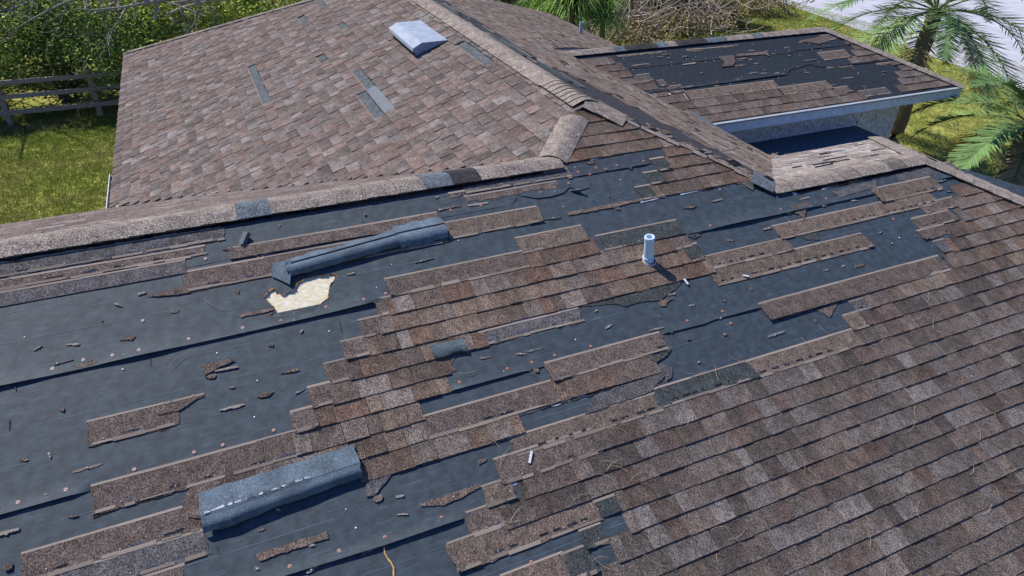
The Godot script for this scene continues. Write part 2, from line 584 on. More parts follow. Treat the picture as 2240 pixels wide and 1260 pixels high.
func cap_nails(sl: Slope, parent: Node, line: Array, u0: float, u1: float, step := 0.185, hole := PackedVector2Array()):
	var x := u0
	while x < u1:
		var q := Vector2(x, at_line(line, x) - rn(0.045, 0.07))
		x += step * rn(0.8, 1.9)
		if covered(sl, q) or (hole.size() > 2 and Geometry2D.is_point_in_polygon(q, hole)): continue
		cap_nail(sl, parent, q)

func cap_nail(sl: Slope, parent: Node, q: Vector2):
	var mb := MB.new()
	var col := g(0.50, 0.20, 0.11).lerp(g(0.52, 0.40, 0.38), clampf((1.0 - q.x) * 0.35 + rn(-0.2, 0.2), 0, 0.8))
	var o := sl.p(q.x, q.y, 0.006)
	mb.lathe(o, sl.n, [Vector2(0.0112, -0.002), Vector2(0.0112, 0.003), Vector2(0.010, 0.0045), Vector2(0.005, 0.004)], 12, col)
	mb.lathe(o, sl.n, [Vector2(0.0055, 0.004), Vector2(0.005, 0.0055), Vector2(0.0, 0.006)], 8, sc(col, 0.45))
	part(mb, "cap_nail", M.plastic, parent)

# ------------------------------------------------------------------ ridge caps
func caps(a: Vector3, b: Vector3, nl: Vector3, nr: Vector3, hw: float, list_: Array, step := 0.143, raise := 0.010, wave := 0.0, droop := 0.0):
	# list_: one colour code per cap (t tan, b bluish back, k dark, - missing), repeating the last
	var dir := (b - a).normalized()
	var len := a.distance_to(b)
	var sl_ := nl.cross(dir).normalized()
	if sl_.y > 0: sl_ = -sl_
	var sr := nr.cross(dir).normalized()
	if sr.y > 0: sr = -sr
	var n := int(len / step)
	var ts := [-1.0, -0.7, -0.4, -0.15, 0.0, 0.15, 0.4, 0.7, 1.0]
	for i in n:
		var code: String = list_[mini(i, list_.size() - 1)]
		if code == "-": continue
		var mb := MB.new()
		var col := sc(g(0.56, 0.485, 0.42), rn(0.90, 1.08))
		if code == "b": col = sc(g(0.27, 0.33, 0.38), rn(0.9, 1.1))
		elif code == "k": col = sc(g(0.10, 0.095, 0.10), rn(0.9, 1.1))
		elif code == "m": col = col.lerp(g(0.25, 0.23, 0.21), rn(0.2, 0.7))
		var x0 := i * step
		var x1 := x0 + step + 0.09
		if i == n - 1: x1 = len
		var jl := rn(-0.012, 0.012)
		var rows := []
		for e in 4:
			var f := e / 3.0
			var x := lerpf(x0, x1, f)
			var row := []
			for t in ts:
				var w: float = hw * absf(t)
				var crown := 0.020 * maxf(0.0, 1.0 - absf(t) / 0.4)
				var lift_ := raise * (0.35 + 0.65 * (1.0 - f)) + wave * sin(f * PI) * (1 - absf(t)) + wob.get_noise_3d(x * 300, t * 40.0, i * 30.0) * 0.004
				var p: Vector3 = a + dir * (x + jl * t) + (sl_ if t < 0 else sr) * w + Vector3.UP * (lift_ + 0.012 - crown * 0.6 - droop * absf(t) * absf(t))
				row.append(p)
			rows.append(row)
		var o := Vector2(rng.randf(), rng.randf())
		for e in 3:
			for j in ts.size() - 1:
				var p00: Vector3 = rows[e][j]
				var p01: Vector3 = rows[e][j + 1]
				var p11: Vector3 = rows[e + 1][j + 1]
				var p10: Vector3 = rows[e + 1][j]
				var nn := (p01 - p00).cross(p10 - p00).normalized()
				if nn.y < 0: nn = -nn
				var n0: Vector3 = (rows[e][mini(j + 1, 8)] - rows[e][maxi(j - 1, 0)]).cross(dir)
				var n1: Vector3 = (rows[e][mini(j + 2, 8)] - rows[e][j]).cross(dir)
				if n0.y < 0: n0 = -n0
				if n1.y < 0: n1 = -n1
				mb.quad(p00, p01, p11, p10, nn, col, col, col, col, o + Vector2(j * 0.04, e * 0.07), o + Vector2(j * 0.04 + 0.04, e * 0.07), o + Vector2(j * 0.04 + 0.04, e * 0.07 + 0.07), o + Vector2(j * 0.04, e * 0.07 + 0.07))
				var kk := mb.v.size() - 4
				mb.n[kk] = n0.normalized(); mb.n[kk + 3] = n0.normalized()
				mb.n[kk + 1] = n1.normalized(); mb.n[kk + 2] = n1.normalized()
		for j in ts.size() - 1:
			var k := sc(col, 0.45)
			for e in [0, 3]:
				mb.q1(rows[e][j], rows[e][j + 1], rows[e][j + 1] - Vector3.UP * 0.007, rows[e][j] - Vector3.UP * 0.007, dir * (-1.0 if e == 0 else 1.0), k)
		for j in [0, ts.size() - 1]:
			for e in 3:
				mb.q1(rows[e][j], rows[e + 1][j], rows[e + 1][j] - Vector3.UP * 0.007, rows[e][j] - Vector3.UP * 0.007, sl_ if j == 0 else sr, sc(col, 0.5))
		part(mb, "ridge_cap", M.shingle, house)

func deck(called: String, sl: Slope, poly: Array, parent: Node, col: Color, m: Material, h := -0.006) -> MeshInstance3D:
	var mb := MB.new()
	var p := PackedVector2Array(poly)
	sheet_poly(mb, sl, p, [h, 0.0, 0.0], 0.03, col, sc(col, 0.8))
	var tri := Geometry2D.triangulate_polygon(p)
	for i in range(0, tri.size(), 3):
		var q := [p[tri[i]], p[tri[i + 1]], p[tri[i + 2]]]
		mb.tri(sl.p(q[0].x, q[0].y, h - 0.03), sl.p(q[1].x, q[1].y, h - 0.03), sl.p(q[2].x, q[2].y, h - 0.03), -sl.n, col, col, col)
	return part(mb, called, m, parent)

# ------------------------------------------------------------------ build
func _ready():
	rng.seed = 77
	wob.seed = 4; wob.frequency = 0.01; wob.fractal_octaves = 3
	cam = Camera3D.new()
	cam.name = "camera"
	add_child(cam)
	var rt := Vector3(0.914109, 0.026075, 0.404629)
	var up := Vector3(0.204541, 0.831996, -0.515699)
	var fw := Vector3(0.350096, -0.554168, -0.755202)
	cam.transform = Transform3D(Basis(rt, up, -fw), Vector3(-0.2734, 2.4990, 5.2078))
	cam.fov = 45.606
	cam.near = 0.05
	cam.far = 600.0
	cam.current = true
	var we := WorldEnvironment.new()
	we.name = "environment"
	var env := Environment.new()
	env.background_mode = Environment.BG_SKY
	var sky := Sky.new()
	var pm := ProceduralSkyMaterial.new()
	pm.sky_top_color = Color(0.27, 0.42, 0.72)
	pm.sky_horizon_color = Color(0.68, 0.76, 0.86)
	pm.sky_curve = 0.12
	pm.sky_energy_multiplier = 1.0
	pm.ground_bottom_color = Color(0.20, 0.22, 0.16)
	pm.ground_horizon_color = Color(0.55, 0.62, 0.68)
	sky.sky_material = pm
	env.sky = sky
	env.background_energy_multiplier = 0.8
	env.tonemap_mode = Environment.TONE_MAPPER_LINEAR
	env.tonemap_exposure = 1.4
	env.sdfgi_enabled = true; env.ssao_enabled = true; env.ssil_enabled = true
	we.environment = env
	add_child(we)
	var sun := DirectionalLight3D.new()
	sun.name = "sun"
	sun.light_energy = 1.4
	sun.light_color = Color(1.0, 0.97, 0.935)
	sun.light_angular_distance = 0.5
	sun.shadow_enabled = true
	add_child(sun)
	sun.look_at_from_position(Vector3.ZERO, Vector3(0.3455, -0.8039, 0.4841), Vector3.UP)

	F = Slope.new(Vector3.ZERO, Vector3.RIGHT, Vector3(0, -T, 1).normalized())
	B = Slope.new(Vector3(XM, YM, 0), Vector3.BACK, Vector3(-1, -T, 0).normalized())
	C = Slope.new(Vector3(XM, YM, 0), Vector3.BACK, Vector3(1, -T, 0).normalized())
	C.far_warp = true
	G = Slope.new(Vector3.ZERO, Vector3.RIGHT, Vector3(0, -T, -1).normalized())
	D = Slope.new(Vector3(0, -T * Z1, Z1), Vector3.RIGHT, Vector3(0, -T, -1).normalized())
	E = Slope.new(Vector3(0, Y2, Z2), Vector3.RIGHT, Vector3(0, -T, 1).normalized())
	make_materials()
	rest = MB.new()
	for sl in [F, E]: edges[sl] = MB.new()
	build_ground()
	build_house()
	build_front()
	build_left_slope()
	build_right_slopes()
	build_rear_wing()
	build_caps()
	finish_tabs()
	build_roof_fittings()
	build_torn_pieces()
	build_needles()
	build_yard()

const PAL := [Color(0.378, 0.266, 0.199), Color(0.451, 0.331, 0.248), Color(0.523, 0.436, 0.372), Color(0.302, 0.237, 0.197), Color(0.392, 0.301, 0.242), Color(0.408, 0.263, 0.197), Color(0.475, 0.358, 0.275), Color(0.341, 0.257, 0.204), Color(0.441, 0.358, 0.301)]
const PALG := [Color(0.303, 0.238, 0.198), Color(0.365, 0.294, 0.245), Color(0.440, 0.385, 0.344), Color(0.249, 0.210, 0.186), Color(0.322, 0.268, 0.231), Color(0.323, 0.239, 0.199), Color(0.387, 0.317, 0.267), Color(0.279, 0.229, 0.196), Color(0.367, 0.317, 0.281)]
const PALD := [Color(0.66, 0.575, 0.52), Color(0.72, 0.64, 0.58), Color(0.58, 0.50, 0.45), Color(0.78, 0.73, 0.70)]
const PALE := [Color(0.375, 0.295, 0.244), Color(0.417, 0.335, 0.279), Color(0.344, 0.265, 0.220), Color(0.437, 0.370, 0.323), Color(0.365, 0.270, 0.220)]
const PALB := [Color(0.365, 0.293, 0.263), Color(0.409, 0.340, 0.309), Color(0.484, 0.433, 0.412), Color(0.320, 0.272, 0.252), Color(0.400, 0.300, 0.264), Color(0.357, 0.308, 0.288), Color(0.437, 0.341, 0.299)]

func build_ground():
	var gm := PlaneMesh.new()
	gm.size = Vector2(700, 700)
	gm.material = M.ground
	var o := MeshInstance3D.new()
	o.name = "ground"; o.mesh = gm
	o.position = Vector3(0, GROUND, 0)
	o.set_meta("kind", "structure")
	add_child(o)
	var mb := MB.new()
	var edge := [Vector2(29.5, -90), Vector2(27.6, -40), Vector2(26.6, -24), Vector2(25.3, -15), Vector2(23.6, -5), Vector2(21.0, 8), Vector2(19.0, 40)]
	for i in edge.size() - 1:
		var a: Vector2 = edge[i]
		var b: Vector2 = edge[i + 1]
		mb.q1(Vector3(a.x, GROUND + 0.02, a.y), Vector3(a.x + 16, GROUND + 0.02, a.y - 2), Vector3(b.x + 16, GROUND + 0.02, b.y - 2), Vector3(b.x, GROUND + 0.02, b.y), Vector3.UP, Color.WHITE)
	var r := part(mb, "road", M.road, self)
	r.set_meta("kind", "structure")

func build_house():
	house = thing("house", "storm-damaged house with a brown shingle roof stripped to dark underlayment", "house")
	var cream := g(0.74, 0.735, 0.645)
	var felt_c := g(0.07, 0.08, 0.10)
	# front deck: left wing ridge, hips up to the main ridge, right wing ridge
	front = deck("front_slope", F, [Vector2(-4.6, 0), Vector2(2.50, 0), Vector2(XM, ZA / CS), Vector2(4.552, Z1 / CS), Vector2(6.6, Z1 / CS), Vector2(11.35, 5.4), Vector2(-4.6, 5.4)], house, cream, M.wood)
	deck("left_slope", B, [Vector2(-7.85, 0), Vector2(ZA, 0), Vector2(0, 0.7236), Vector2(-4.10, 5.16), Vector2(-11.9, 5.16)], house, felt_c, M.plain)
	deck("back_slope", G, [Vector2(-4.6, 0), Vector2(2.50, 0), Vector2(2.50 - 3.15, 3.15 / CS), Vector2(-4.6, 3.15 / CS)], house, felt_c, M.plain)
	deck("courtyard_slope", D, [Vector2(4.552, 0), Vector2(6.6, 0), Vector2(8.70, 2.27), Vector2(6.66, 2.27)], house, felt_c, M.plain)
	var mb := MB.new()   # right slope follows the sag of its far half, so it is built course by course
	var s := 0.0
	while s < 6.07:
		var s2 := minf(s + 0.253, 6.075)
		var zs := [-13.5, -9.0, -7.0, -5.5, -4.8, -4.2, -3.6, -3.2, -2.8, -1.0, 0.0, 0.72]
		for i in zs.size() - 1:
			var lim0 := func(ss: float) -> Array:
				var x := ss * CS
				var near := ZA + x if x < 1.38 else 2.089 - x
				if x > 3.46: near = -2.95 - x
				return [-7.85 - 0.785 * ss, near]
			var l0: Array = lim0.call(s)
			var l1: Array = lim0.call(s2)
			var a0 := clampf(zs[i], l0[0], l0[1])
			var b0 := clampf(zs[i + 1], l0[0], l0[1])
			var a1 := clampf(zs[i], l1[0], l1[1])
			var b1 := clampf(zs[i + 1], l1[0], l1[1])
			if b0 - a0 < 1e-4 and b1 - a1 < 1e-4: continue
			mb.q1(C.p(a0, s, -0.006), C.p(b0, s, -0.006), C.p(b1, s2, -0.006), C.p(a1, s2, -0.006), C.n, felt_c)
			mb.q1(C.p(a0, s, -0.036), C.p(b0, s, -0.036), C.p(b1, s2, -0.036), C.p(a1, s2, -0.036), -C.n, felt_c)
		s = s2
	part(mb, "right_slope", M.plain, house)
	# far hip end, right wing hip end, rear wing back and hip end
	mb = MB.new()
	mb.tri(B.p(-7.85, 0, -0.005), B.p(-11.9, 5.16, -0.005), C.p(-11.9, 5.16, -0.005), Vector3(0, 0.9, -0.4), felt_c, felt_c, felt_c)
	part(mb, "hip_slope", M.shingle, house)
	mb = MB.new()
	var hc := g(0.2, 0.17, 0.15)
	mb.q1(F.p(6.6, Z1 / CS, -0.004), F.p(11.35, 5.4, -0.004), D.p(8.755, 2.324, -0.004), D.p(6.61, 0.01, -0.004), Vector3(0.4, 0.9, 0), hc)
	part(mb, "hip_slope", M.shingle, house)
	mb = MB.new()
	var ra := Vector3(4.87, Y2, Z2)
	var rb := Vector3(10.57, Y2, Z2)
	mb.q1(ra, rb, rb + Vector3(1.83, -0.739, -1.83), ra + Vector3(1.83, -0.739, -1.83), Vector3(0, 0.9, -0.4), hc)
	mb.tri(rb, rb + Vector3(1.83, -0.739, -1.83), rb + Vector3(1.83, -0.739, 1.83), Vector3(0.4, 0.9, 0), hc, hc, hc)
	part(mb, "hip_slope", M.shingle, house)
	# outside walls under the eaves
	var st := g(0.42, 0.44, 0.46)
	mb = MB.new()
	var wy := (-1.75 + GROUND) / 2
	var hy := (-1.75 - GROUND) / 2
	mb.box(Vector3(-1.15, wy, -7.7), Vector3(0.1, 0, 0), Vector3(0, hy, 0), Vector3(0, 0, 3.7), st)
	mb.box(Vector3(3.2, wy, -11.35), Vector3(4.25, 0, 0), Vector3(0, hy, 0), Vector3(0, 0, 0.1), st)
	mb.box(Vector3(7.35, wy, -8.3), Vector3(0.1, 0, 0), Vector3(0, hy, 0), Vector3(0, 0, 2.95), st)
	mb.box(Vector3(-2.7, wy - 0.05, -2.75), Vector3(1.45, 0, 0), Vector3(0, hy - 0.05, 0), Vector3(0, 0, 0.1), st)
	mb.box(Vector3(-4.25, wy - 0.25, 0.9), Vector3(0.1, 0, 0), Vector3(0, hy - 0.25, 0), Vector3(0, 0, 3.55), st)
	mb.box(Vector3(3.3, wy - 0.25, 4.5), Vector3(7.4, 0, 0), Vector3(0, hy - 0.25, 0), Vector3(0, 0, 0.1), st)
	part(mb, "wall", M.stucco, house)

func build_front():
	var hole := PackedVector2Array()
	var hp := [Vector2(-0.20, 0.874), Vector2(-0.12, 0.808), Vector2(-0.07, 0.888), Vector2(0.02, 0.867), Vector2(0.03, 0.824), Vector2(0.12, 0.772), Vector2(0.30, 0.778), Vector2(0.35, 0.818), Vector2(0.27, 0.905), Vector2(0.245, 1.0), Vector2(0.17, 1.035), Vector2(0.10, 1.085), Vector2(-0.15, 1.096), Vector2(-0.185, 1.041), Vector2(-0.14, 1.005)]
	for i in hp.size():
		var amp := 0.0 if i == 11 else 0.006
		hole.append_array(rag(hp[i], hp[(i + 1) % hp.size()], amp, 0.02).slice(0, -1))
	# ---- courses of tabs: top, butt, from, to
	for r in [[-0.56, -0.40, 2.95, 3.40], [-0.40, -0.228, 2.79, 3.55], [-0.235, -0.085, 2.66, 3.71], [-0.085, 0.066, 2.56, 3.86], [0.066, 0.205, 3.66, 4.02], [0.205, 0.355, 3.60, 4.15], [0.355, 0.498, 3.45, 4.28], [0.498, 0.655, 3.29, 4.40],
			[0.96, 1.118, 1.83, 2.47], [1.11, 1.26, 0.62, 3.15], [1.26, 1.404, 0.52, 3.36], [1.404, 1.553, 0.37, 3.38], [1.553, 1.70, 0.22, 1.24], [1.70, 1.842, 0.07, 0.90], [1.842, 1.973, -0.07, 0.86],
			[1.973, 2.122, -0.22, 0.62], [2.122, 2.262, -0.80, 0.60], [2.262, 2.410, 0.11, 1.24], [2.10, 2.27, 1.47, 2.42],
			[1.23, 1.37, 6.60, 7.1], [1.37, 1.512, 6.46, 7.2], [1.512, 1.655, 6.37, 7.35], [1.655, 1.80, 6.09, 7.5], [1.80, 1.95, 5.93, 7.6], [1.95, 2.11, 5.77, 7.7],
			[2.11, 2.252, 4.58, 7.85], [2.252, 2.398, 4.43, 7.95], [2.398, 2.54, 4.25, 8.1], [2.54, 2.692, 1.66, 8.2], [2.695, 2.836, 1.05, 8.4], [2.836, 2.972, 0.88, 8.5], [2.97, 3.112, 1.63, 8.6],
			[3.112, 3.253, 1.63, 8.7], [3.253, 3.394, 1.47, 8.9], [3.394, 3.537, 1.30, 9.0]]:
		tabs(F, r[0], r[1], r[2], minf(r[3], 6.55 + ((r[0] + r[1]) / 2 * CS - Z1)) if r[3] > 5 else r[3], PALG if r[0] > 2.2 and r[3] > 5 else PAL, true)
	var s := 3.537
	while s < 5.2:
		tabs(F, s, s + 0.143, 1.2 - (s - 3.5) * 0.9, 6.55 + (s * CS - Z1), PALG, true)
		s += 0.143
	# ---- bare upper halves of shingles whose cover was torn off: from, to, top, bottom, tone, pale line, dashes
	for r in [[-2.6, -0.37, 0.150, 0.288, "b", 1, 0], [-2.6, -0.51, 0.305, 0.400, "n", 1, 0], [-2.6, -0.66, 0.408, 0.535, "b", 0, 0],
			[-0.36, 1.27, 0.372, 0.490, "n", 1, 0], [-0.69, 1.25, 0.516, 0.702, "n", 1, 0], [1.57, 2.60, 0.125, 0.235, "b", 1, 0], [1.55, 2.43, 0.255, 0.335, "n", 0, 0], [1.43, 1.58, 0.190, 0.257, "n", 0, 0],
			[1.28, 2.13, 0.495, 0.678, "w", 1, 0], [1.81, 2.43, 0.785, 0.962, "w", 1, 0], [2.50, 3.33, 0.925, 1.103, "g", 1, 0], [0.67, 1.82, 0.925, 1.105, "n", 1, 0],
			[3.46, 3.62, 0.178, 0.356, "g", 1, 0], [3.30, 3.47, 0.331, 0.497, "g", 1, 0], [3.13, 3.31, 0.481, 0.656, "g", 1, 0],
			[0.55, 0.68, 1.086, 1.245, "n", 1, 0], [0.39, 0.56, 1.233, 1.392, "n", 1, 0], [0.23, 0.40, 1.375, 1.54, "n", 1, 0], [0.08, 0.24, 1.517, 1.69, "n", 1, 0], [-0.06, 0.09, 1.660, 1.83, "n", 1, 0], [-0.20, -0.05, 1.803, 1.97, "n", 1, 0],
			[3.04, 3.32, 1.085, 1.245, "n", 1, 0], [3.22, 3.38, 1.211, 1.372, "g", 0, 0],
			[3.37, 4.25, 1.366, 1.517, "w", 1, 1], [3.32, 5.09, 1.502, 1.685, "w", 1, 1], [4.22, 6.25, 1.212, 1.386, "w", 1, 1], [5.60, 6.46, 1.036, 1.230, "w", 1, 1], [6.05, 6.9, 0.900, 1.028, "b", 0, 0],
			[5.78, 6.30, 1.475, 1.622, "n", 1, 0], [5.72, 6.10, 1.620, 1.745, "n", 0, 0], [5.79, 5.95, 1.775, 1.930, "b", 1, 0], [6.0, 6.5, 1.335, 1.470, "n", 1, 0],
			[1.20, 2.04, 1.562, 1.692, "b", 1, 0], [3.57, 5.72, 1.928, 2.112, "n", 1, 1], [4.42, 4.59, 2.134, 2.255, "b", 1, 0], [4.26, 4.44, 2.236, 2.402, "w", 1, 1],
			[1.58, 2.58, 1.940, 2.108, "n", 1, 0], [0.60, 1.57, 2.085, 2.268, "n", 1, 0], [-1.35, -0.19, 1.941, 2.127, "n", 1, 0], [2.26, 3.15, 2.370, 2.536, "g", 1, 1], [3.13, 4.26, 2.372, 2.540, "w", 1, 1],
			[1.11, 2.28, 2.402, 2.556, "w", 1, 1], [0.96, 1.70, 2.512, 2.702, "n", 1, 1], [0.81, 1.00, 2.658, 2.81, "w", 1, 1], [0.66, 0.92, 2.784, 2.952, "n", 1, 0], [0.50, 1.48, 2.923, 3.115, "w", 1, 1],
			[1.48, 1.64, 2.982, 3.105, "g", 0, 0], [1.31, 1.47, 3.121, 3.252, "g", 1, 0], [0.74, 1.16, 3.203, 3.39, "w", 1, 1], [1.14, 1.31, 3.212, 3.395, "g", 1, 0],
			[-1.7, -0.82, 2.222, 2.396, "n", 1, 0], [-1.6, -0.80, 2.392, 2.546, "b", 1, 0], [-1.7, -0.92, 2.550, 2.72, "n", 1, 0], [-1.35, -0.87, 1.523, 1.700, "n", 1, 0], [-0.88, -0.68, 1.523, 1.560, "n", 0, 0],
			[-3.4, -1.30, 3.0, 3.18, "n", 1, 0], [-4.4, -2.3, 2.5, 2.68, "n", 1, 0], [-4.4, -2.9, 1.2, 1.38, "n", 1, 0]]:
		strip(F, front, r[0], r[1], r[2], r[3], r[4], r[5] == 1, r[6] == 1)
	# ---- slivers and torn corners
	frag(F, front, [Vector2(2.36, 0.636), Vector2(3.13, 0.630), Vector2(3.14, 0.652), Vector2(2.8, 0.672), Vector2(2.37, 0.668)], "w")
	frag(F, front, [Vector2(1.27, 0.349), Vector2(1.49, 0.346), Vector2(1.48, 0.364), Vector2(1.29, 0.374)], "w")
	frag(F, front, [Vector2(-0.93, 0.680), Vector2(-0.70, 0.640), Vector2(-0.66, 0.712), Vector2(-0.80, 0.706)])
	frag(F, front, [Vector2(-0.40, 0.383), Vector2(-0.34, 0.374), Vector2(-0.10, 0.470), Vector2(-0.11, 0.497)])
	frag(F, front, [Vector2(2.03, 1.561), Vector2(2.44, 1.560), Vector2(3.05, 1.546), Vector2(2.93, 1.617), Vector2(2.73, 1.682), Vector2(2.55, 1.651), Vector2(2.42, 1.660), Vector2(2.35, 1.612)], "g", 0.008)
	frag(F, front, [Vector2(1.70, 2.41), Vector2(1.83, 2.295), Vector2(2.44, 2.262), Vector2(2.44, 2.305), Vector2(2.25, 2.395)], "b", 0.010)
	frag(F, front, [Vector2(2.38, 2.150), Vector2(2.60, 2.112), Vector2(2.52, 2.16), Vector2(2.42, 2.191)], "k")
	frag(F, front, [Vector2(2.44, 2.27), Vector2(2.40, 2.22), Vector2(2.46, 2.20), Vector2(2.52, 2.26), Vector2(2.48, 2.33), Vector2(2.42, 2.35)], "b", 0.009)
	frag(F, front, [Vector2(5.14, 0.976), Vector2(5.75, 0.95), Vector2(5.70, 1.042), Vector2(5.44, 1.050), Vector2(5.19, 1.070)], "b", 0.010)
	frag(F, front, [Vector2(4.58, 1.052), Vector2(4.83, 1.048), Vector2(4.70, 1.13), Vector2(4.60, 1.228)], "n")
	frag(F, front, [Vector2(4.06, 2.13), Vector2(4.30, 2.12), Vector2(4.21, 2.18), Vector2(4.13, 2.229)], "n", 0.008)
	frag(F, front, [Vector2(4.41, 1.39), Vector2(4.64, 1.39), Vector2(4.60, 1.475), Vector2(4.48, 1.45)], "g", 0.007)
	frag(F, front, [Vector2(4.22, 0.66), Vector2(4.42, 0.65), Vector2(4.30, 0.79)], "b")
	frag(F, front, [Vector2(4.46, 0.79), Vector2(4.72, 0.84), Vector2(4.62, 0.90), Vector2(4.50, 0.86)], "n")
	frag(F, front, [Vector2(0.14, 2.414), Vector2(0.31, 2.412), Vector2(0.23, 2.466), Vector2(0.17, 2.514), Vector2(0.12, 2.503)], "b")
	frag(F, front, [Vector2(0.41, 2.646), Vector2(0.81, 2.652), Vector2(0.82, 2.668), Vector2(0.56, 2.705), Vector2(0.42, 2.668)], "w")
	frag(F, front, [Vector2(-0.56, 2.628), Vector2(-0.15, 2.632), Vector2(-0.15, 2.676), Vector2(-0.54, 2.674)], "w")
	frag(F, front, [Vector2(-0.90, 2.215), Vector2(-0.84, 2.13), Vector2(-0.66, 2.125), Vector2(-0.74, 2.25), Vector2(-0.78, 2.34), Vector2(-0.87, 2.30)], "n", 0.010)
	frag(F, front, [Vector2(-0.96, 1.60), Vector2(-0.87, 1.545), Vector2(-0.68, 1.545), Vector2(-0.85, 1.610)], "n")
	frag(F, front, [Vector2(0.88, 1.70), Vector2(0.98, 1.71), Vector2(0.92, 1.77), Vector2(0.94, 1.83), Vector2(0.86, 1.84)], "n", 0.008)
	frag(F, front, [Vector2(-0.38, 0.985), Vector2(-0.16, 0.982), Vector2(-0.14, 1.005), Vector2(-0.37, 1.012)], "w")
	frag(F, front, [Vector2(-0.67, 1.32), Vector2(-0.50, 1.315), Vector2(-0.46, 1.345), Vector2(-0.56, 1.36), Vector2(-0.66, 1.40)], "n")
	frag(F, front, [Vector2(2.70, 1.69), Vector2(2.86, 1.68), Vector2(2.85, 1.70), Vector2(2.78, 1.72), Vector2(2.76, 1.745), Vector2(2.71, 1.735)], "w")
	frag(F, front, [Vector2(3.38, 1.17), Vector2(3.26, 1.10), Vector2(3.40, 1.08), Vector2(3.47, 1.15)], "g", 0.007)
	# ragged mat and lifted paper hanging out along torn butts
	for r in [[0.15, 1.20, 2.412], [0.62, 2.30, 2.275], [1.25, 3.3, 1.556], [2.6, 3.85, 0.070], [3.1, 4.35, 0.660], [-2.5, 2.4, 0.125], [4.7, 6.6, 0.915], [0.95, 1.65, 2.708], [1.5, 2.4, 2.275]]:
		var mb := MB.new()
		var x: float = r[0]
		while x < r[1]:
			var y: float = minf(x + rn(0.06, 0.28), r[1])
			var col: Color = [g(0.02, 0.024, 0.032), g(0.06, 0.062, 0.07), g(0.30, 0.34, 0.40), g(0.09, 0.085, 0.085), g(0.03, 0.033, 0.04)][rng.randi() % 5]
			var b: float = r[2]
			var q := join([[Vector2(x, b - 0.02), Vector2(y, b - 0.02)], rag(Vector2(y, b + rn(0.0, 0.012)), Vector2(x, b + rn(0.004, 0.022)), 0.006, 0.015)])
			if rng.randf() < 0.8 and not Geometry2D.triangulate_polygon(q).is_empty():
				sheet_poly(mb, F, q, [rn(0.003, 0.006), 0.12, b - 0.02], 0.003, col, sc(col, 0.7))
			x = y
		part(mb, "torn_paper", M.plain, front)
	var r0 := [Vector2(-4.6, 0.57), Vector2(-0.65, 0.487), Vector2(1.28, 0.445), Vector2(1.93, 0.437), Vector2(2.02, 0.350), Vector2(2.17, 0.420), Vector2(2.30, 0.428), Vector2(2.38, 0.420), Vector2(2.44, 0.41), Vector2(2.52, 0.355), Vector2(2.59, 0.415), Vector2(2.69, 0.402), Vector2(2.70, 0.395)]
	felt(F, front, 0.0, r0, 0.016, 1, PackedVector2Array(), [Vector2(2.65, 0.25), Vector2(2.60, 0.02), Vector2(2.48, 0.0), Vector2(-4.6, 0.0)])
	var r0b := [Vector2(2.45, 0.25), Vector2(4.45, 0.242)]
	felt(F, front, -0.65, r0b, 0.012, 2, PackedVector2Array(), [Vector2(4.35, 0.55), Vector2(3.25, -0.62), Vector2(3.10, -0.62), Vector2(2.45, 0.02)], 0.9)
	var r1 := [Vector2(-4.6, 1.16), Vector2(-1.0, 1.148), Vector2(-0.15, 1.142), Vector2(0.55, 1.130), Vector2(3.3, 1.106), Vector2(3.4, 1.118), Vector2(4.6, 1.116), Vector2(7.0, 1.11)]
	felt(F, front, 0.16, r1, 0.028, 3, hole, [Vector2(6.6, 0.765), Vector2(4.55, 0.765), Vector2(3.95, 0.16), Vector2(-4.6, 0.16)])
	var r2 := [Vector2(-4.6, 1.985), Vector2(0.8, 1.972), Vector2(2.6, 1.974), Vector2(2.98, 1.985), Vector2(3.10, 1.972), Vector2(3.6, 1.978), Vector2(8.3, 1.98)]
	felt(F, front, 1.03, r2, 0.016, 4, PackedVector2Array(), [Vector2(7.0, 1.03), Vector2(-4.6, 1.03)])
	var r3 := [Vector2(-4.6, 2.78), Vector2(-0.42, 2.802), Vector2(0.15, 2.822), Vector2(0.66, 2.823), Vector2(8.6, 2.82)]
	felt(F, front, 1.90, r3, 0.020, 5)
	felt(F, front, 2.74, [Vector2(-4.6, 3.64), Vector2(8.8, 3.64)], 0.012, 6)
	felt(F, front, 3.56, [Vector2(-4.6, 4.50), Vector2(9.0, 4.50)], 0.012, 7)
	felt(F, front, 4.42, [Vector2(-4.6, 5.38), Vector2(10.0, 5.38)], 0.008, 8)
	# torn rim of the hole: brown paper turned up
	var rim := MB.new()
	for i in hole.size():
		var a := hole[i]
		var b := hole[(i + 1) % hole.size()]
		if a.y > 1.07 and b.y > 1.07: continue
		var t := (b - a).orthogonal().normalized()
		if Geometry2D.is_point_in_polygon((a + b) / 2 + t * 0.006, hole): t = -t
		var w := rn(0.002, 0.008) if b.y > 0.86 else rn(0.006, 0.018)
		rim.q1(F.p(a.x, a.y, 0.004), F.p(b.x, b.y, 0.004), F.p(b.x - t.x * w, b.y - t.y * w, rn(0.002, 0.014)), F.p(a.x - t.x * w, a.y - t.y * w, rn(0.002, 0.014)), F.n, g(0.26, 0.12, 0.035) if rng.randf() < 0.7 else g(0.05, 0.04, 0.04))
	part(rim, "torn_paper_rim", M.plain, front)
	# nails with wide plastic caps along the laps of the underlayment
	cap_nails(F, front, r0, -2.4, 2.7)
	cap_nails(F, front, r0b, 2.5, 3.5, 0.21)
	cap_nails(F, front, r1, -2.4, 6.2, 0.185, hole)
	cap_nails(F, front, r2, -2.6, 5.5, 0.2)
	cap_nails(F, front, r3, -1.5, 0.7, 0.2)
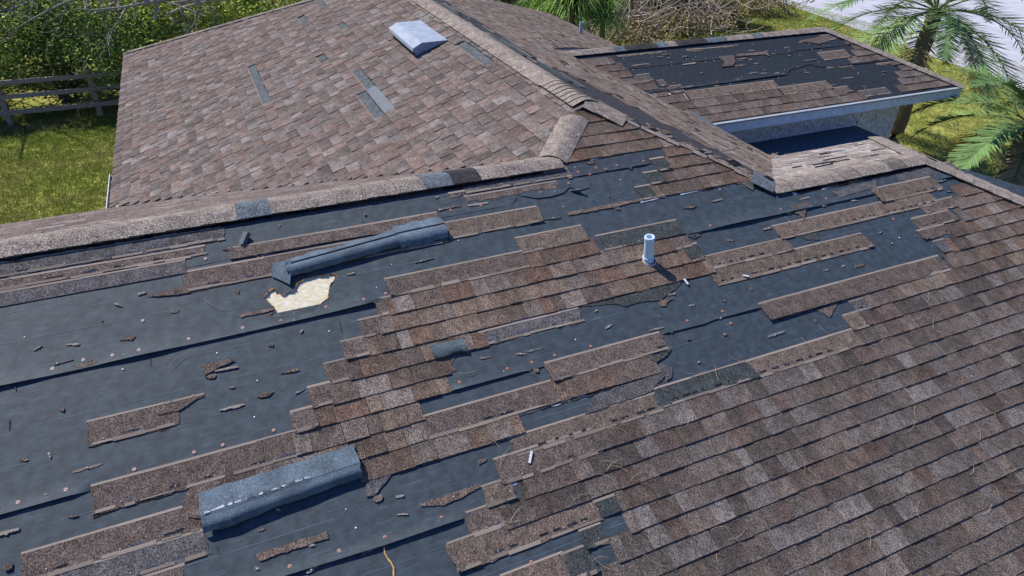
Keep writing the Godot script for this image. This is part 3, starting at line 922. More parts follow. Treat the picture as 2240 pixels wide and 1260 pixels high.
	for q in [Vector2(-0.98, 0.87), Vector2(0.35, 1.48), Vector2(2.78, 0.25), Vector2(0.95, 3.20), Vector2(0.80, 3.26), Vector2(4.52, 2.02), Vector2(3.22, 2.04), Vector2(5.58, 1.44), Vector2(-0.12, 1.105)]:
		cap_nail(F, front, q)
	# scraps still held by their nails
	var mbn := MB.new()
	for k in range(-8, 16):
		var s_ := 1.0906 + 0.143 * k
		var x := -2.8 + rn(0, 0.2)
		while x < 6.3:
			x += rn(0.09, 0.34)
			var q := Vector2(x, s_ + rn(-0.03, 0.05))
			if covered(F, q) or Geometry2D.is_point_in_polygon(q, hole) or q.y > 3.3 or q.y < (0.1 if q.x < 4 else 0.9): continue
			var t := rng.randf()
			if t < 0.24: scrap(F, front, q.x, q.y, rn(0.02, 0.085), rn(0.010, 0.026), rn(-0.35, 0.35))
			elif t < 0.36: scrap(F, front, q.x, q.y, rn(0.09, 0.19), rn(0.016, 0.026), rn(-0.06, 0.06))
			elif t < 0.43: scrap(F, front, q.x, q.y, rn(0.03, 0.06), rn(0.015, 0.03), rn(-1.4, 1.4))
			elif t < 0.54: nail(mbn, F, q, 0.005)
	var o := part(mbn, "nail_heads", M.plain, front)
	o.set_meta("kind", "stuff")
	# dark scuffs and creases on the underlayment
	var mk := MB.new()
	for i in 46:
		var q := Vector2(rn(-1.8, 6.0), rn(0.3, 3.2))
		if covered(F, q) or covered(F, q + Vector2(0, 0.09)): continue
		var w := rn(0.002, 0.006)
		var l := rn(0.04, 0.10)
		slab(mk, F, q.x, q.x + w, q.y, q.y + l, 0.0082, 0.0082, 0.0005, g(0.025, 0.03, 0.04), g(0.04, 0.048, 0.06), rn(-0.006, 0.006))
	part(mk, "scuff_marks", M.plain, front)
	# long crack filled with yellow foam, near the lower edge
	mk = MB.new()
	var cr := [Vector2(0.14, 2.827), Vector2(0.137, 2.86), Vector2(0.143, 2.895), Vector2(0.158, 2.93), Vector2(0.162, 2.962), Vector2(0.150, 3.00), Vector2(0.155, 3.06), Vector2(0.18, 3.14), Vector2(0.20, 3.22)]
	for i in cr.size() - 1:
		var a: Vector2 = cr[i]
		var b: Vector2 = cr[i + 1]
		for e in 3:
			var p := a.lerp(b, e / 3.0)
			var q := a.lerp(b, (e + 1.1) / 3.0)
			mk.tube([F.p(p.x + rn(-0.002, 0.002), p.y, 0.004), F.p(q.x, q.y, 0.004)], [rn(0.004, 0.007), rn(0.004, 0.007)], 5, sc(g(0.55, 0.36, 0.14), rn(0.6, 1.2)))
	part(mk, "split_edge", M.plain, front)

func build_left_slope():
	var skip := [[-3.50, -2.50, 0.20, 0.36], [-4.48, -3.60, 1.51, 1.66], [-3.62, -2.60, 1.51, 1.81], [-6.83, -4.86, 2.81, 2.96], [-8.11, -7.60, 1.65, 1.81], [-5.70, -5.46, 1.80, 1.95], [-8.49, -8.08, 1.22, 1.37], [-6.72, -6.36, 1.22, 1.37], [-4.9, -3.85, 0.40, 0.76]]
	var left := house.get_node("left_slope")
	var s := 0.21 - 0.1447
	var e := 0.1447
	var far := func(x: float) -> float: return -7.85 - 0.785 * x
	var near := func(x: float) -> float: return ZA + x * CS if x * CS < 0.671 else 0.671 - x * CS
	while s < 5.15:
		var m := s + e * 0.5
		tabs(B, s, s + e, far.call(m), near.call(m), PALB, false, 0.10, 0.20, skip, 0.011, 0.008)
		s += e
	for i in skip.size() - 1:
		var r: Array = skip[i]
		if i == 2:
			var mb := MB.new()
			slab(mb, B, r[0], r[1], 1.512, 1.66, 0.003, 0.006, 0.004, g(0.145, 0.165, 0.19), g(0.14, 0.16, 0.185))
			part(mb, "metal_flashing", M.paint, left)
			r = [r[0], r[1], 1.66, 1.805]
		var mb2 := MB.new()
		var bc := g(0.22, 0.26, 0.285)
		slab(mb2, B, r[0], r[1], r[2], r[2] + 0.15, 0.003, 0.006, 0.004, bc, bc)
		slab(mb2, B, r[0], r[1], r[2] + 0.138, r[2] + 0.150, 0.010, 0.011, 0.005, sc(TAN, 1.0), sc(TAN, 0.9))
		var x: float = r[0]
		while x < r[1]:
			var y: float = minf(x + rn(0.05, 0.2), r[1])
			slab(mb2, B, x, y, r[2] + 0.0, r[2] + rn(0.006, 0.02), 0.0075, 0.0075, 0.003, g(0.04, 0.045, 0.05), g(0.06, 0.06, 0.065))
			x = y
		part(mb2, "shingle_strip", M.shingle, left)
	# back slope of the left wing, seen edge-on beyond the near ridge
	s = 0.02
	while s < 3.39:
		tabs(G, s, s + 0.143, -4.6, 2.50 - (s + 0.07) * CS, PALB, false, 0.12, 0.30, [], 0.012)
		s += 0.143

func build_right_slopes():
	var right := house.get_node("right_slope")
	# strip of bare underlayment below the main ridge
	felt_mat = "dull_felt"
	felt_col = g(0.085, 0.083, 0.098)
	felt(C, right, 0.10, [Vector2(-8.4, 0.62), Vector2(-6.0, 0.72), Vector2(-4.6, 0.80), Vector2(-3.2, 0.85), Vector2(-2.2, 1.20), Vector2(-1.0, 1.52), Vector2(0.0, 1.70), Vector2(0.48, 1.70), Vector2(0.50, 1.68)], 0.006, 11, PackedVector2Array(), [Vector2(0.48, 1.26), Vector2(-0.6, 0.10), Vector2(-7.9, 0.10)], 1.0)
	felt_mat = "felt"
	felt_col = g(0.062, 0.087, 0.113)
	var mb := MB.new()
	for i in 90:
		var z := rn(-7.5, 0.3)
		var s := rn(0.2, 1.5)
		if z > ZA + s * CS - 0.2: continue
		var l := rn(0.05, 0.22)
		var col: Color = [sc(TAN, 0.9), g(0.36, 0.37, 0.40), g(0.12, 0.11, 0.11)][rng.randi() % 3]
		slab(mb, C, z, z + l, s, s + rn(0.008, 0.02), 0.008, 0.011, 0.006, col, col, rn(-0.02, 0.02))
	for i in 12:
		var z := rn(-7.0, -0.6)
		var s: float = [0.24, 0.38, 0.52][i % 3] + rn(0, 0.03)
		var col := sc(g(0.15, 0.19, 0.21), rn(0.8, 1.1))
		if z > -1.6: continue
		slab(mb, C, z, z + rn(0.3, 1.1), s, s + rn(0.06, 0.13), 0.008, 0.018, 0.006, col, col)
		slab(mb, C, z, z + rn(0.3, 0.9), s + 0.13, s + 0.145, 0.012, 0.016, 0.006, sc(TAN, 0.9), sc(TAN, 0.8))
	part(mb, "torn_shingle_slivers", M.shingle, right).set_meta("kind", "stuff")
	var s := 0.68
	while s < 6.06:
		var x := (s + 0.07) * CS
		var near := ZA + x if x < 1.38 else 2.089 - x
		var far := -7.85 - 0.785 * s
		var warm := [Color(0.482, 0.381, 0.305), Color(0.545, 0.436, 0.352), Color(0.430, 0.337, 0.273), Color(0.587, 0.485, 0.404), Color(0.419, 0.312, 0.244)]
		var bare := []
		if s < 0.90: bare = [[-2.6, 1.0, 0, 2]]
		elif s < 1.05: bare = [[-2.4, 1.0, 0, 2]]
		elif s < 1.2: bare = [[-2.1, 1.0, 0, 2]]
		elif s < 1.35: bare = [[-1.5, 1.0, 0, 2]]
		elif s < 1.5: bare = [[-0.9, 1.0, 0, 2]]
		elif s < 1.64: bare = [[-0.35, 0.56, 0, 2]]
		if x < 1.703:
			tabs(C, s, s + 0.143, far, near - 0.03, warm, false, 0.12, 0.34, bare, 0.016)
		else:
			if x < 3.42: tabs(C, s, minf(s + 0.143, 3.73), -6.355 + x, near, warm, false, 0.12, 0.34, [], 0.016)
			tabs(C, s, s + 0.143, far, -2.95 - x, warm, false, 0.12, 0.34, [], 0.014)
		s += 0.143
	# curled tabs that catch the light on the grazing slope
	mb = MB.new()
	for i in 150:
		s = rn(1.2, 5.6)
		var x := s * CS
		var z := rn(-7.85 - 0.7 * s, -3.1 - x)
		if i % 3 == 0:
			s = rn(1.3, 3.5); x = s * CS
			z = rn(maxf(-6.2 + x, -4.4), (ZA + x if x < 1.38 else 2.0 - x) - 0.2)
		var k := g(0.05, 0.05, 0.055) if rng.randf() < 0.5 else g(0.33, 0.29, 0.25)
		slab(mb, C, z, z + rn(0.06, 0.28), s, s + rn(0.012, 0.03), 0.014, 0.022, 0.006, k, sc(k, 0.9), rn(-0.02, 0.02))
	part(mb, "curled_tabs", M.shingle, right).set_meta("kind", "stuff")
	# back slope of the right wing, down to the courtyard
	var dn := house.get_node("courtyard_slope")
	s = 0.02
	while s < 2.13:
		var m := (s + 0.07) * CS
		tabs(D, s, s + 0.143, 4.552 + m, 6.6 + m, PALD, false, 0.12, 0.30, [[5.9, 6.7, 1.12, 1.30]], 0.014)
		s += 0.143
	mb = MB.new()
	slab(mb, D, 5.9, 6.8, 1.13, 1.27, 0.004, 0.008, 0.004, g(0.10, 0.125, 0.14), g(0.10, 0.125, 0.14))
	part(mb, "shingle_strip", M.shingle, dn)
	mb = MB.new()
	for i in 26:
		var z := rn(0.3, 2.1)
		var x := rn(4.8 + z, 6.4 + z)
		var k := g(0.04, 0.045, 0.055) if rng.randf() < 0.6 else g(0.42, 0.42, 0.44)
		slab(mb, D, x, x + rn(0.1, 0.4), z, z + rn(0.012, 0.025), 0.017, 0.024, 0.006, k, k, rn(-0.01, 0.01))
	part(mb, "curled_tabs", M.shingle, dn).set_meta("kind", "stuff")

func build_rear_wing():
	var wing := deck("wing_slope", E, [Vector2(4.875, 0), Vector2(10.57, 0), Vector2(12.40, 1.975), Vector2(6.707, 1.975)], house, g(0.8, 0.75, 0.6), M.wood)
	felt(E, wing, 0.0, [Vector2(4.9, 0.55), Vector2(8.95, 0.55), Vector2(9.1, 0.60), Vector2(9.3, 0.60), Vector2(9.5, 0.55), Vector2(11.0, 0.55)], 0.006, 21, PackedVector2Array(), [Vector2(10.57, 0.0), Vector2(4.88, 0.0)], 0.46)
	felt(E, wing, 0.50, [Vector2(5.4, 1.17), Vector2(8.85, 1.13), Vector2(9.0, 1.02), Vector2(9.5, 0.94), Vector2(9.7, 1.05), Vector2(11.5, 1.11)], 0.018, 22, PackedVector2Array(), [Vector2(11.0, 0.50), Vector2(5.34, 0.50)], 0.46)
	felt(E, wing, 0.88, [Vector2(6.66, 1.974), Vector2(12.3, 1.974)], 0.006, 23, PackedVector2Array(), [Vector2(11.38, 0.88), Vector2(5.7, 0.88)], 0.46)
	var e := 0.1735
	var ends := [5.92, 6.02, 6.06, 6.28, 6.36, 6.46, 6.72, 8.50, 9.78, 10.12]
	for j in 10:
		var s1 := 0.40 + e * j
		var s0 := s1 - e
		tabs(E, s0, s1, 4.875 + (s0 + s1) / 2 * CS, ends[j] - 0.08, PALE, false, 0.12, 0.26, [], 0.013)
	var starts := [10.62, 10.55, 10.62, 10.50, 10.25, 11.1, 11.2, 11.0, 10.9, 10.7, 10.6]
	for j in 10:
		var s1 := 0.36 + e * j
		tabs(E, s1 - e, s1, starts[j] + 0.18, 10.57 + (s1 - e / 2) * CS, PALE, false, 0.12, 0.26, [], 0.016)
	for r in [[6.04, 6.30, 0.705, 0.885, "b"], [6.34, 6.46, 0.885, 1.04, "n"], [6.42, 6.71, 1.045, 1.225, "n"], [6.68, 8.50, 1.215, 1.425, "w"], [8.47, 9.53, 1.390, 1.60, "w"], [9.55, 9.87, 1.575, 1.74, "w"], [9.98, 10.65, 1.735, 1.90, "b"],
			[9.90, 10.56, 0.655, 0.88, "n"], [9.80, 10.4, 1.055, 1.105, "w"], [7.3, 7.62, 0.22, 0.30, "n"], [5.95, 6.9, 0.20, 0.245, "w"], [7.62, 8.4, 0.235, 0.262, "w"], [10.3, 10.62, 0.20, 0.36, "b"], [10.95, 11.3, 1.12, 1.17, "w"]]:
		strip(E, wing, r[0], r[1], r[2], r[3], r[4], r[3] - r[2] > 0.14, r[1] - r[0] > 1.0)
	frag(E, wing, [Vector2(7.82, 0.485), Vector2(8.14, 0.495), Vector2(8.06, 0.66), Vector2(7.93, 0.76), Vector2(7.70, 0.765), Vector2(7.84, 0.66)], "n")
	frag(E, wing, [Vector2(8.19, 0.485), Vector2(8.86, 0.490), Vector2(8.84, 0.63), Vector2(8.76, 0.56), Vector2(8.2, 0.525)], "w")
	frag(E, wing, [Vector2(9.72, 0.30), Vector2(10.5, 0.22), Vector2(10.4, 0.40), Vector2(10.1, 0.44), Vector2(9.95, 0.38)], "n")
	for i in 80:
		var q := Vector2(rn(6.0, 11.2), rn(0.28, 1.7))
		if covered(E, q): continue
		if rng.randf() < 0.65: scrap(E, wing, q.x, q.y, rn(0.05, 0.16), rn(0.02, 0.035), rn(-0.2, 0.2))
		elif rng.randf() < 0.4: scrap(E, wing, q.x, q.y, rn(0.2, 0.36), rn(0.025, 0.035), rn(-0.04, 0.04))
	var mbn := MB.new()
	for i in 48:
		var q := Vector2(rn(6.0, 11.2), rn(0.25, 1.7))
		if not covered(E, q): nail(mbn, E, q, 0.006)
	var nh := part(mbn, "nail_heads", M.plain, wing)
	nh.set_meta("kind", "stuff")
	for q in [Vector2(6.4, 0.50), Vector2(6.85, 0.50), Vector2(7.3, 0.49), Vector2(7.55, 0.49), Vector2(9.35, 0.52), Vector2(7.4, 1.09), Vector2(8.8, 1.08), Vector2(9.3, 1.07), Vector2(10.2, 1.06), Vector2(10.5, 1.05)]:
		if not covered(E, q): cap_nail(E, wing, q)
	# white fascia boards, soffit, courtyard wall and the low flat roof in it
	var mb := MB.new()
	var wht := g(0.72, 0.79, 0.88)
	var x := 6.72
	for x2 in [8.35, 10.1, 11.2, 12.35]:
		mb.box(Vector3((x + x2) / 2, -1.245, -2.79), Vector3((x2 - x) / 2 - 0.002, 0, 0), Vector3(0, 0.085, 0), Vector3(0, 0, 0.012), wht)
		x = x2
	part(mb, "fascia_board", M.paint, house)
	mb = MB.new()
	mb.box(Vector3(9.52, -1.165, -2.775), Vector3(2.82, 0, 0), Vector3(0, 0.014, 0), Vector3(0, 0, 0.03), sc(wht, 0.5))
	part(mb, "drip_edge", M.paint, house)
	mb = MB.new()
	mb.box(Vector3(9.5, -1.325, -2.93), Vector3(2.8, 0, 0), Vector3(0, 0.008, 0), Vector3(0, 0, 0.15), wht)
	part(mb, "soffit", M.paint, house)
	mb = MB.new()
	mb.box(Vector3(9.0, -2.4, -3.10), Vector3(2.2, 0, 0), Vector3(0, 1.1, 0), Vector3(0, 0, 0.06), g(0.80, 0.82, 0.83))
	part(mb, "courtyard_wall", M.stucco, house)
	mb = MB.new()   # mildew blotches on the courtyard wall
	for i in 120:
		var cx := 7.1 + 3.6 * rng.randf()
		var band := absf(rng.randfn(0.0, 0.14))
		var r := rn(0.004, 0.022)
		var pts := []
		for k in 5: pts.append(Vector3(cx + cos(TAU * k / 5) * r * rn(0.6, 1.6), -1.66 + band + sin(TAU * k / 5) * r * rn(0.6, 1.4), -3.036))
		var mc := sc(g(0.22, 0.235, 0.24), rn(0.7, 1.4))
		for k in range(1, 4): mb.tri(pts[0], pts[k], pts[k + 1], Vector3.BACK, mc, mc, mc)
	part(mb, "mildew_stains", M.plain, house).set_meta("kind", "stuff")
	mb = MB.new()
	mb.box(Vector3(8.45, -1.76, -2.1), Vector3(1.75, 0, 0), Vector3(0, 0.06, 0), Vector3(0, 0, 0.93), g(0.09, 0.14, 0.18))
	part(mb, "flat_roof", M.felt, house)
	mb = MB.new()
	mb.box(Vector3(7.6, -1.44, -1.42), Vector3(1.1, 0, 0), Vector3(0, 0.06, 0), Vector3(0, 0, 0.012), sc(wht, 0.7))
	mb.box(Vector3(6.68, -1.36, -2.1), Vector3(0.012, 0, 0), Vector3(0, 0.07, 0), Vector3(0, 0, 0.62), g(0.03, 0.035, 0.045))
	part(mb, "fascia_board", M.paint, house)
	# end grain and white rafter tail where the fascia meets the valley
	mb = MB.new()
	mb.box(Vector3(6.705, -1.215, -2.76), Vector3(0.03, 0, 0), Vector3(0, 0.05, 0), Vector3(0, 0, 0.035), g(0.45, 0.22, 0.17))
	part(mb, "rafter_tail", M.plain, house)

func build_caps():
	var ridge_list := []
	caps(Vector3(-4.5, 0.014, 0), Vector3(2.57, 0.018, 0), G.n, F.n, 0.155, lrep("ttmttttttttttttttbtttttbktttttmtttmttttttttttttttttttttt"), 0.25, 0.012, 0.0, -0.004)
	# main ridge, walked from the far end
	caps(Vector3(XM, YM + 0.01, -1.36), Vector3(XM, YM + 0.01, -7.85), B.n, C.n, 0.175, ["t"], 0.25, 0.010, 0.012)
	caps(Vector3(XM, YM + 0.012, ZA + 0.06), Vector3(XM, YM + 0.012, -1.40), B.n, C.n, 0.165, ["t"], 0.095, 0.022, 0.0)
	# left hip down from the main ridge
	var ap := Vector3(XM, YM + 0.01, ZA)
	var lh := Vector3(2.50, 0.01, 0.0)
	caps(lh + (ap - lh).normalized() * 0.02 + Vector3(0, 0.012, 0), ap.lerp(lh, 0.30) + Vector3(0, 0.014, 0), B.n, F.n, 0.150, lrep("tttb"), 0.19, 0.008, 0.004, 0.022)
	# right hip: three caps left at the top, one at the foot
	var rh := Vector3(4.552, -T * Z1 + 0.01, Z1)
	caps(ap.lerp(rh, 0.02), ap.lerp(rh, 0.24), F.n, C.n, 0.155, ["t"], 0.15, 0.024)
	for k in 9:   # low stubs of torn caps along the bare part of the hip
		caps(ap.lerp(rh, 0.25 + k * 0.07), ap.lerp(rh, 0.31 + k * 0.07 + rn(0, 0.02)), F.n, C.n, rn(0.045, 0.075), ["t"], 0.08, 0.006)
	caps(ap.lerp(rh, 0.90), ap.lerp(rh, 1.0) + Vector3(0.02, 0, 0.02), F.n, C.n, 0.15, ["b"], 0.15, 0.03)
	# right wing ridge and its hips
	caps(Vector3(4.50, -T * Z1 + 0.012, Z1), Vector3(6.62, -T * Z1 + 0.012, Z1), D.n, F.n, 0.140, lrep("tttttttmtttttt"), 0.22, 0.010, 0.0, -0.004)
	var e1 := Vector3(6.6, -T * Z1 + 0.012, Z1)
	caps(e1 + Vector3(4.6, -T * 4.6, 4.6), e1, F.n, Vector3(0.374, 0.927, 0), 0.15, ["t"], 0.2, 0.014)
	caps(e1 + Vector3(2.15, -T * 2.15, -2.15), e1, D.n, Vector3(0.374, 0.927, 0), 0.16, ["t"], 0.2, 0.012)
	# rear wing ridge and hip
	caps(Vector3(4.95, Y2 + 0.012, Z2), Vector3(10.6, Y2 + 0.012, Z2), Vector3(0, 0.927, -0.374), E.n, 0.150, lrep("tttttbkkkbtkkkbbtttbttttttt"), 0.205, 0.010, 0.0, -0.004)
	var e2 := Vector3(10.57, Y2 + 0.012, Z2)
	caps(e2 + Vector3(1.83, -T * 1.83, 1.83), e2, E.n, Vector3(0.374, 0.927, 0), 0.16, ["t"], 0.22, 0.014)
	# far hip of the left slope
	caps(B.p(-11.9, 5.16, 0.012), B.p(-7.85, 0, 0.012), B.n, Vector3(0, 0.927, -0.374), 0.15, ["m"], 0.2, 0.008)
	# ragged black edge under the near ridge caps
	var mb := MB.new()
	for seg in [[-4.4, 2.3, 0.150], [4.75, 6.6, Z1 / CS + 0.150]]:
		var x: float = seg[0]
		while x < seg[1]:
			var y: float = x + rn(0.05, 0.22)
			var b: float = seg[2]
			var col: Color = [g(0.015, 0.018, 0.024), g(0.02, 0.022, 0.03), g(0.10, 0.085, 0.075), g(0.05, 0.05, 0.055)][rng.randi() % 4]
			var q := join([[Vector2(x, b - 0.05), Vector2(y, b - 0.05)], rag(Vector2(y, b + rn(0.0, 0.014)), Vector2(x, b + rn(0.0, 0.014)), 0.006, 0.02)])
			if not Geometry2D.triangulate_polygon(q).is_empty():
				sheet_poly(mb, F, q, [0.010, 0.06, b - 0.05], 0.003, col, sc(col, 0.7))
			x = y
	for i in 40:   # split paper along the bare right hip
		var t := rn(0.2, 0.95)
		var p := ap.lerp(rh, t)
		var col: Color = [sc(TAN, 1.0), g(0.33, 0.27, 0.2), g(0.03, 0.035, 0.045), g(0.12, 0.15, 0.17)][i % 4]
		var du := p.x + rn(-0.06, 0.05)
		slab(mb, F, du, du + rn(0.03, 0.10), p.z / CS + rn(-0.01, 0.05), p.z / CS + rn(0.05, 0.10), 0.014, 0.020, 0.005, col, col, rn(0.02, 0.06))
	part(mb, "torn_paper", M.shingle, house)

func lrep(s: String) -> Array:
	var a := []
	for ch in s: a.append(ch)
	return a

func finish_tabs():
	# the 290 tabs that show largest are pieces of their own; the other courses are one part
	var f := cam.transform.affine_inverse()
	var k := tan(deg_to_rad(cam.fov / 2))
	for r in front_tabs:
		var q: Vector3 = f * r[0].p((r[1] + r[2]) / 2, (r[3] + r[4]) / 2, 0.0)
		var size: float = (r[2] - r[1]) / maxf(q.z * q.z, 0.1)
		if q.z > -0.1 or absf(q.x / -q.z) > k * 16 / 9 * 0.98 or absf(q.y / -q.z) > k * 0.98: size = 0.0
		r.append(size)
		if r[1] > 2.68 and r[2] < 3.06 and r[3] > 1.2 and r[4] < 1.58:   # rust-stained tabs below the vent pipe
			r[8] = g(0.40, 0.30, 0.235); r[7] = g(0.34, 0.25, 0.20)
	front_tabs.sort_custom(func(a, b): return a[9] > b[9])
	for i in front_tabs.size():
		if i < 290 and front_tabs[i][9] > 0.0:
			var mb := MB.new()
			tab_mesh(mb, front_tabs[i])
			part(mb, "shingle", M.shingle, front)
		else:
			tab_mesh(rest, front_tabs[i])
	part(edges[F], "bare_shingle_edges", M.scrap, front).set_meta("kind", "stuff")
	part(edges[E], "bare_shingle_edges", M.scrap, house.get_node("wing_slope")).set_meta("kind", "stuff")
	var o := part(rest, "shingle_courses", M.shingle, house)
	o.set_meta("kind", "stuff")

func build_roof_fittings():
	# low white attic vent on the left slope
	var v := Node3D.new()
	v.name = "attic_vent"
	house.add_child(v)
	var wht := g(0.33, 0.39, 0.48)
	var z0 := -4.98
	var z1 := -3.78
	var sl0 := 0.84
	var sm := 0.70
	var sh := 0.36
	var mb := MB.new()
	var prof := [Vector2(sh, 0.022), Vector2(sm, 0.150), Vector2(sl0, 0.135), Vector2(sl0 + 0.004, 0.085)]
	for i in 3:
		var a: Vector2 = prof[i]
		var b: Vector2 = prof[i + 1]
		mb.q1(B.p(z0, a.x, a.y), B.p(z1, a.x, a.y), B.p(z1, b.x, b.y), B.p(z0, b.x, b.y), B.n + (B.d if i == 2 else Vector3.ZERO), wht)
	for z in [z0, z1]:
		var out := B.u * (1.0 if z == z1 else -1.0)
		mb.tri(B.p(z, sh, 0.022), B.p(z, sm, 0.150), B.p(z, sh + 0.02, 0.016), out, wht, wht, wht)
		mb.q1(B.p(z, sm, 0.150), B.p(z, sl0, 0.135), B.p(z, sl0, 0.03), B.p(z, sh + 0.02, 0.016), out, wht)
	part(mb, "hood", M.paint, v)
	mb = MB.new()
	mb.q1(B.p(z0 + 0.02, sl0 + 0.012, 0.110), B.p(z1 - 0.01, sl0 + 0.012, 0.110), B.p(z1 - 0.01, sl0 + 0.016, 0.075), B.p(z0 + 0.02, sl0 + 0.016, 0.075), B.d, sc(wht, 0.95))
	mb.q1(B.p(z0 + 0.02, sl0 - 0.02, 0.110), B.p(z1 - 0.01, sl0 - 0.02, 0.110), B.p(z1 - 0.01, sl0 + 0.012, 0.110), B.p(z0 + 0.02, sl0 + 0.012, 0.110), B.n, sc(wht, 0.95))
	part(mb, "drip_lip", M.paint, v)
	mb = MB.new()
	mb.q1(B.p(z0 + 0.03, sl0 - 0.03, 0.10), B.p(z1 - 0.02, sl0 - 0.03, 0.10), B.p(z1 - 0.02, sl0 - 0.03, 0.0), B.p(z0 + 0.03, sl0 - 0.03, 0.0), B.d, g(0.02, 0.02, 0.025))
	part(mb, "screen", M.plain, v)
	mb = MB.new()
	for q in [Vector2(sm - 0.02, 0.135), Vector2(sm + 0.02, 0.045), Vector2(0.50, 0.07)]:
		mb.box(B.p(z1 + 0.004, q.x, q.y), B.u * 0.004, B.d * 0.007, B.n * 0.007, g(0.10, 0.11, 0.13))
	part(mb, "screw_heads", M.plain, v)
	# lead-sleeved vent pipe on the front slope
	var vp := Node3D.new()
	vp.name = "vent_pipe"
	house.add_child(vp)
	var base := F.p(2.846, 1.293, -0.02)
	var ax := Vector3(-0.13, 1.0, 0.05).normalized()
	var blue := g(0.60, 0.77, 0.95)
	mb = MB.new()
	mb.lathe(base, ax, [Vector2(0.043, 0.0), Vector2(0.043, 0.052), Vector2(0.0415, 0.06), Vector2(0.0405, 0.20), Vector2(0.0405, 0.236), Vector2(0.043, 0.240), Vector2(0.044, 0.262), Vector2(0.041, 0.270), Vector2(0.030, 0.270), Vector2(0.027, 0.262), Vector2(0.026, 0.05)], 32, blue)
	part(mb, "sleeve", M.paint, vp)
	for i in 4:
		mb = MB.new()
		var hh := 0.020 + i * 0.014
		mb.lathe(base, ax, [Vector2(0.043, hh), Vector2(0.0485, hh + 0.004), Vector2(0.0485, hh + 0.007), Vector2(0.043, hh + 0.011)], 28, sc(blue, 0.92))
		part(mb, "sleeve_ring", M.paint, vp)
	mb = MB.new()
	mb.lathe(base, ax, [Vector2(0.0265, 0.235), Vector2(0.0, 0.235)], 16, g(0.62, 0.60, 0.45))
	part(mb, "cap_disc", M.plain, vp)
	mb = MB.new()
	mb.lathe(F.p(2.846, 1.293, 0.012), F.n, [Vector2(0.064, 0.0), Vector2(0.060, 0.004), Vector2(0.050, 0.014)], 24, g(0.40, 0.37, 0.36))
	part(mb, "flashing_collar", M.paint, vp)
	# small pipe far down the right slope
	var sp := Node3D.new()
	sp.name = "vent_pipe"
	house.add_child(sp, true)
	mb = MB.new()
	mb.lathe(C.p(-9.02, 5.05, 0.0), Vector3.UP, [Vector2(0.045, 0.0), Vector2(0.045, 0.27), Vector2(0.036, 0.27), Vector2(0.034, 0.1)], 14, g(0.42, 0.52, 0.62))
	part(mb, "sleeve", M.paint, sp)
	# gutter with leaf litter along the near end of the left eave
	var gt := Node3D.new()
	gt.name = "gutter"
	house.add_child(gt)
	mb = MB.new()
	var gx := -1.66
	var gy := -1.80
	var za := -5.35
	var zb := -3.95
	var gw := g(0.55, 0.58, 0.64)
	mb.box(Vector3(gx - 0.11, gy + 0.02, (za + zb) / 2), Vector3(0.006, 0, 0), Vector3(0, 0.06, 0), Vector3(0, 0, (zb - za) / 2), gw)
	mb.box(Vector3(gx - 0.05, gy - 0.04, (za + zb) / 2), Vector3(0.06, 0, 0), Vector3(0, 0.005, 0), Vector3(0, 0, (zb - za) / 2), gw)
	mb.box(Vector3(gx - 0.05, gy + 0.0, za), Vector3(0.06, 0, 0), Vector3(0, 0.05, 0), Vector3(0, 0, 0.005), gw)
	mb.box(Vector3(gx - 0.05, gy + 0.0, zb), Vector3(0.06, 0, 0), Vector3(0, 0.05, 0), Vector3(0, 0, 0.005), gw)
	part(mb, "trough", M.paint, gt)
	mb = MB.new()
	for i in 500:
		var p := Vector3(gx - rn(-0.02, 0.095), gy + rn(0.0, 0.05), rn(za, zb))
		var d := Vector3(rn(-1, 1), rn(-0.4, 0.5), rn(-1, 1)).normalized() * rn(0.015, 0.05)
		var w := Vector3(rn(-1, 1), rn(-1, 1), rn(-1, 1)).normalized() * 0.006
		var col := sc(g(0.26, 0.20, 0.11), rn(0.5, 1.5))
		mb.tri(p - d, p + d, p + w, Vector3.UP, col, col, col)
	var lit := part(mb, "leaf_litter", M.leaf, gt)
	lit.set_meta("kind", "stuff")
	# dry grass lodged in the courtyard valley
	mb = MB.new()
	for i in 300:
		var a := rn(0, TAU)
		var r := absf(rng.randfn(0, 0.13))
		var p := Vector3(6.42 + cos(a) * r * 1.5, -1.00 - r * 0.35 + rn(0, 0.025), -1.16 + sin(a) * r * 0.8)
		var d := Vector3(rn(-1, 1), rn(-0.2, 0.6), rn(-1, 1)).normalized() * rn(0.02, 0.07)
		mb.tube([p, p + d * 0.6, p + d + Vector3(0, -0.02, 0)], [0.0022, 0.002, 0.001], 3, sc(g(0.50, 0.43, 0.34), rn(0.6, 1.3)))
	lit = part(mb, "dry_grass", M.plain, house)
	lit.set_meta("kind", "stuff")

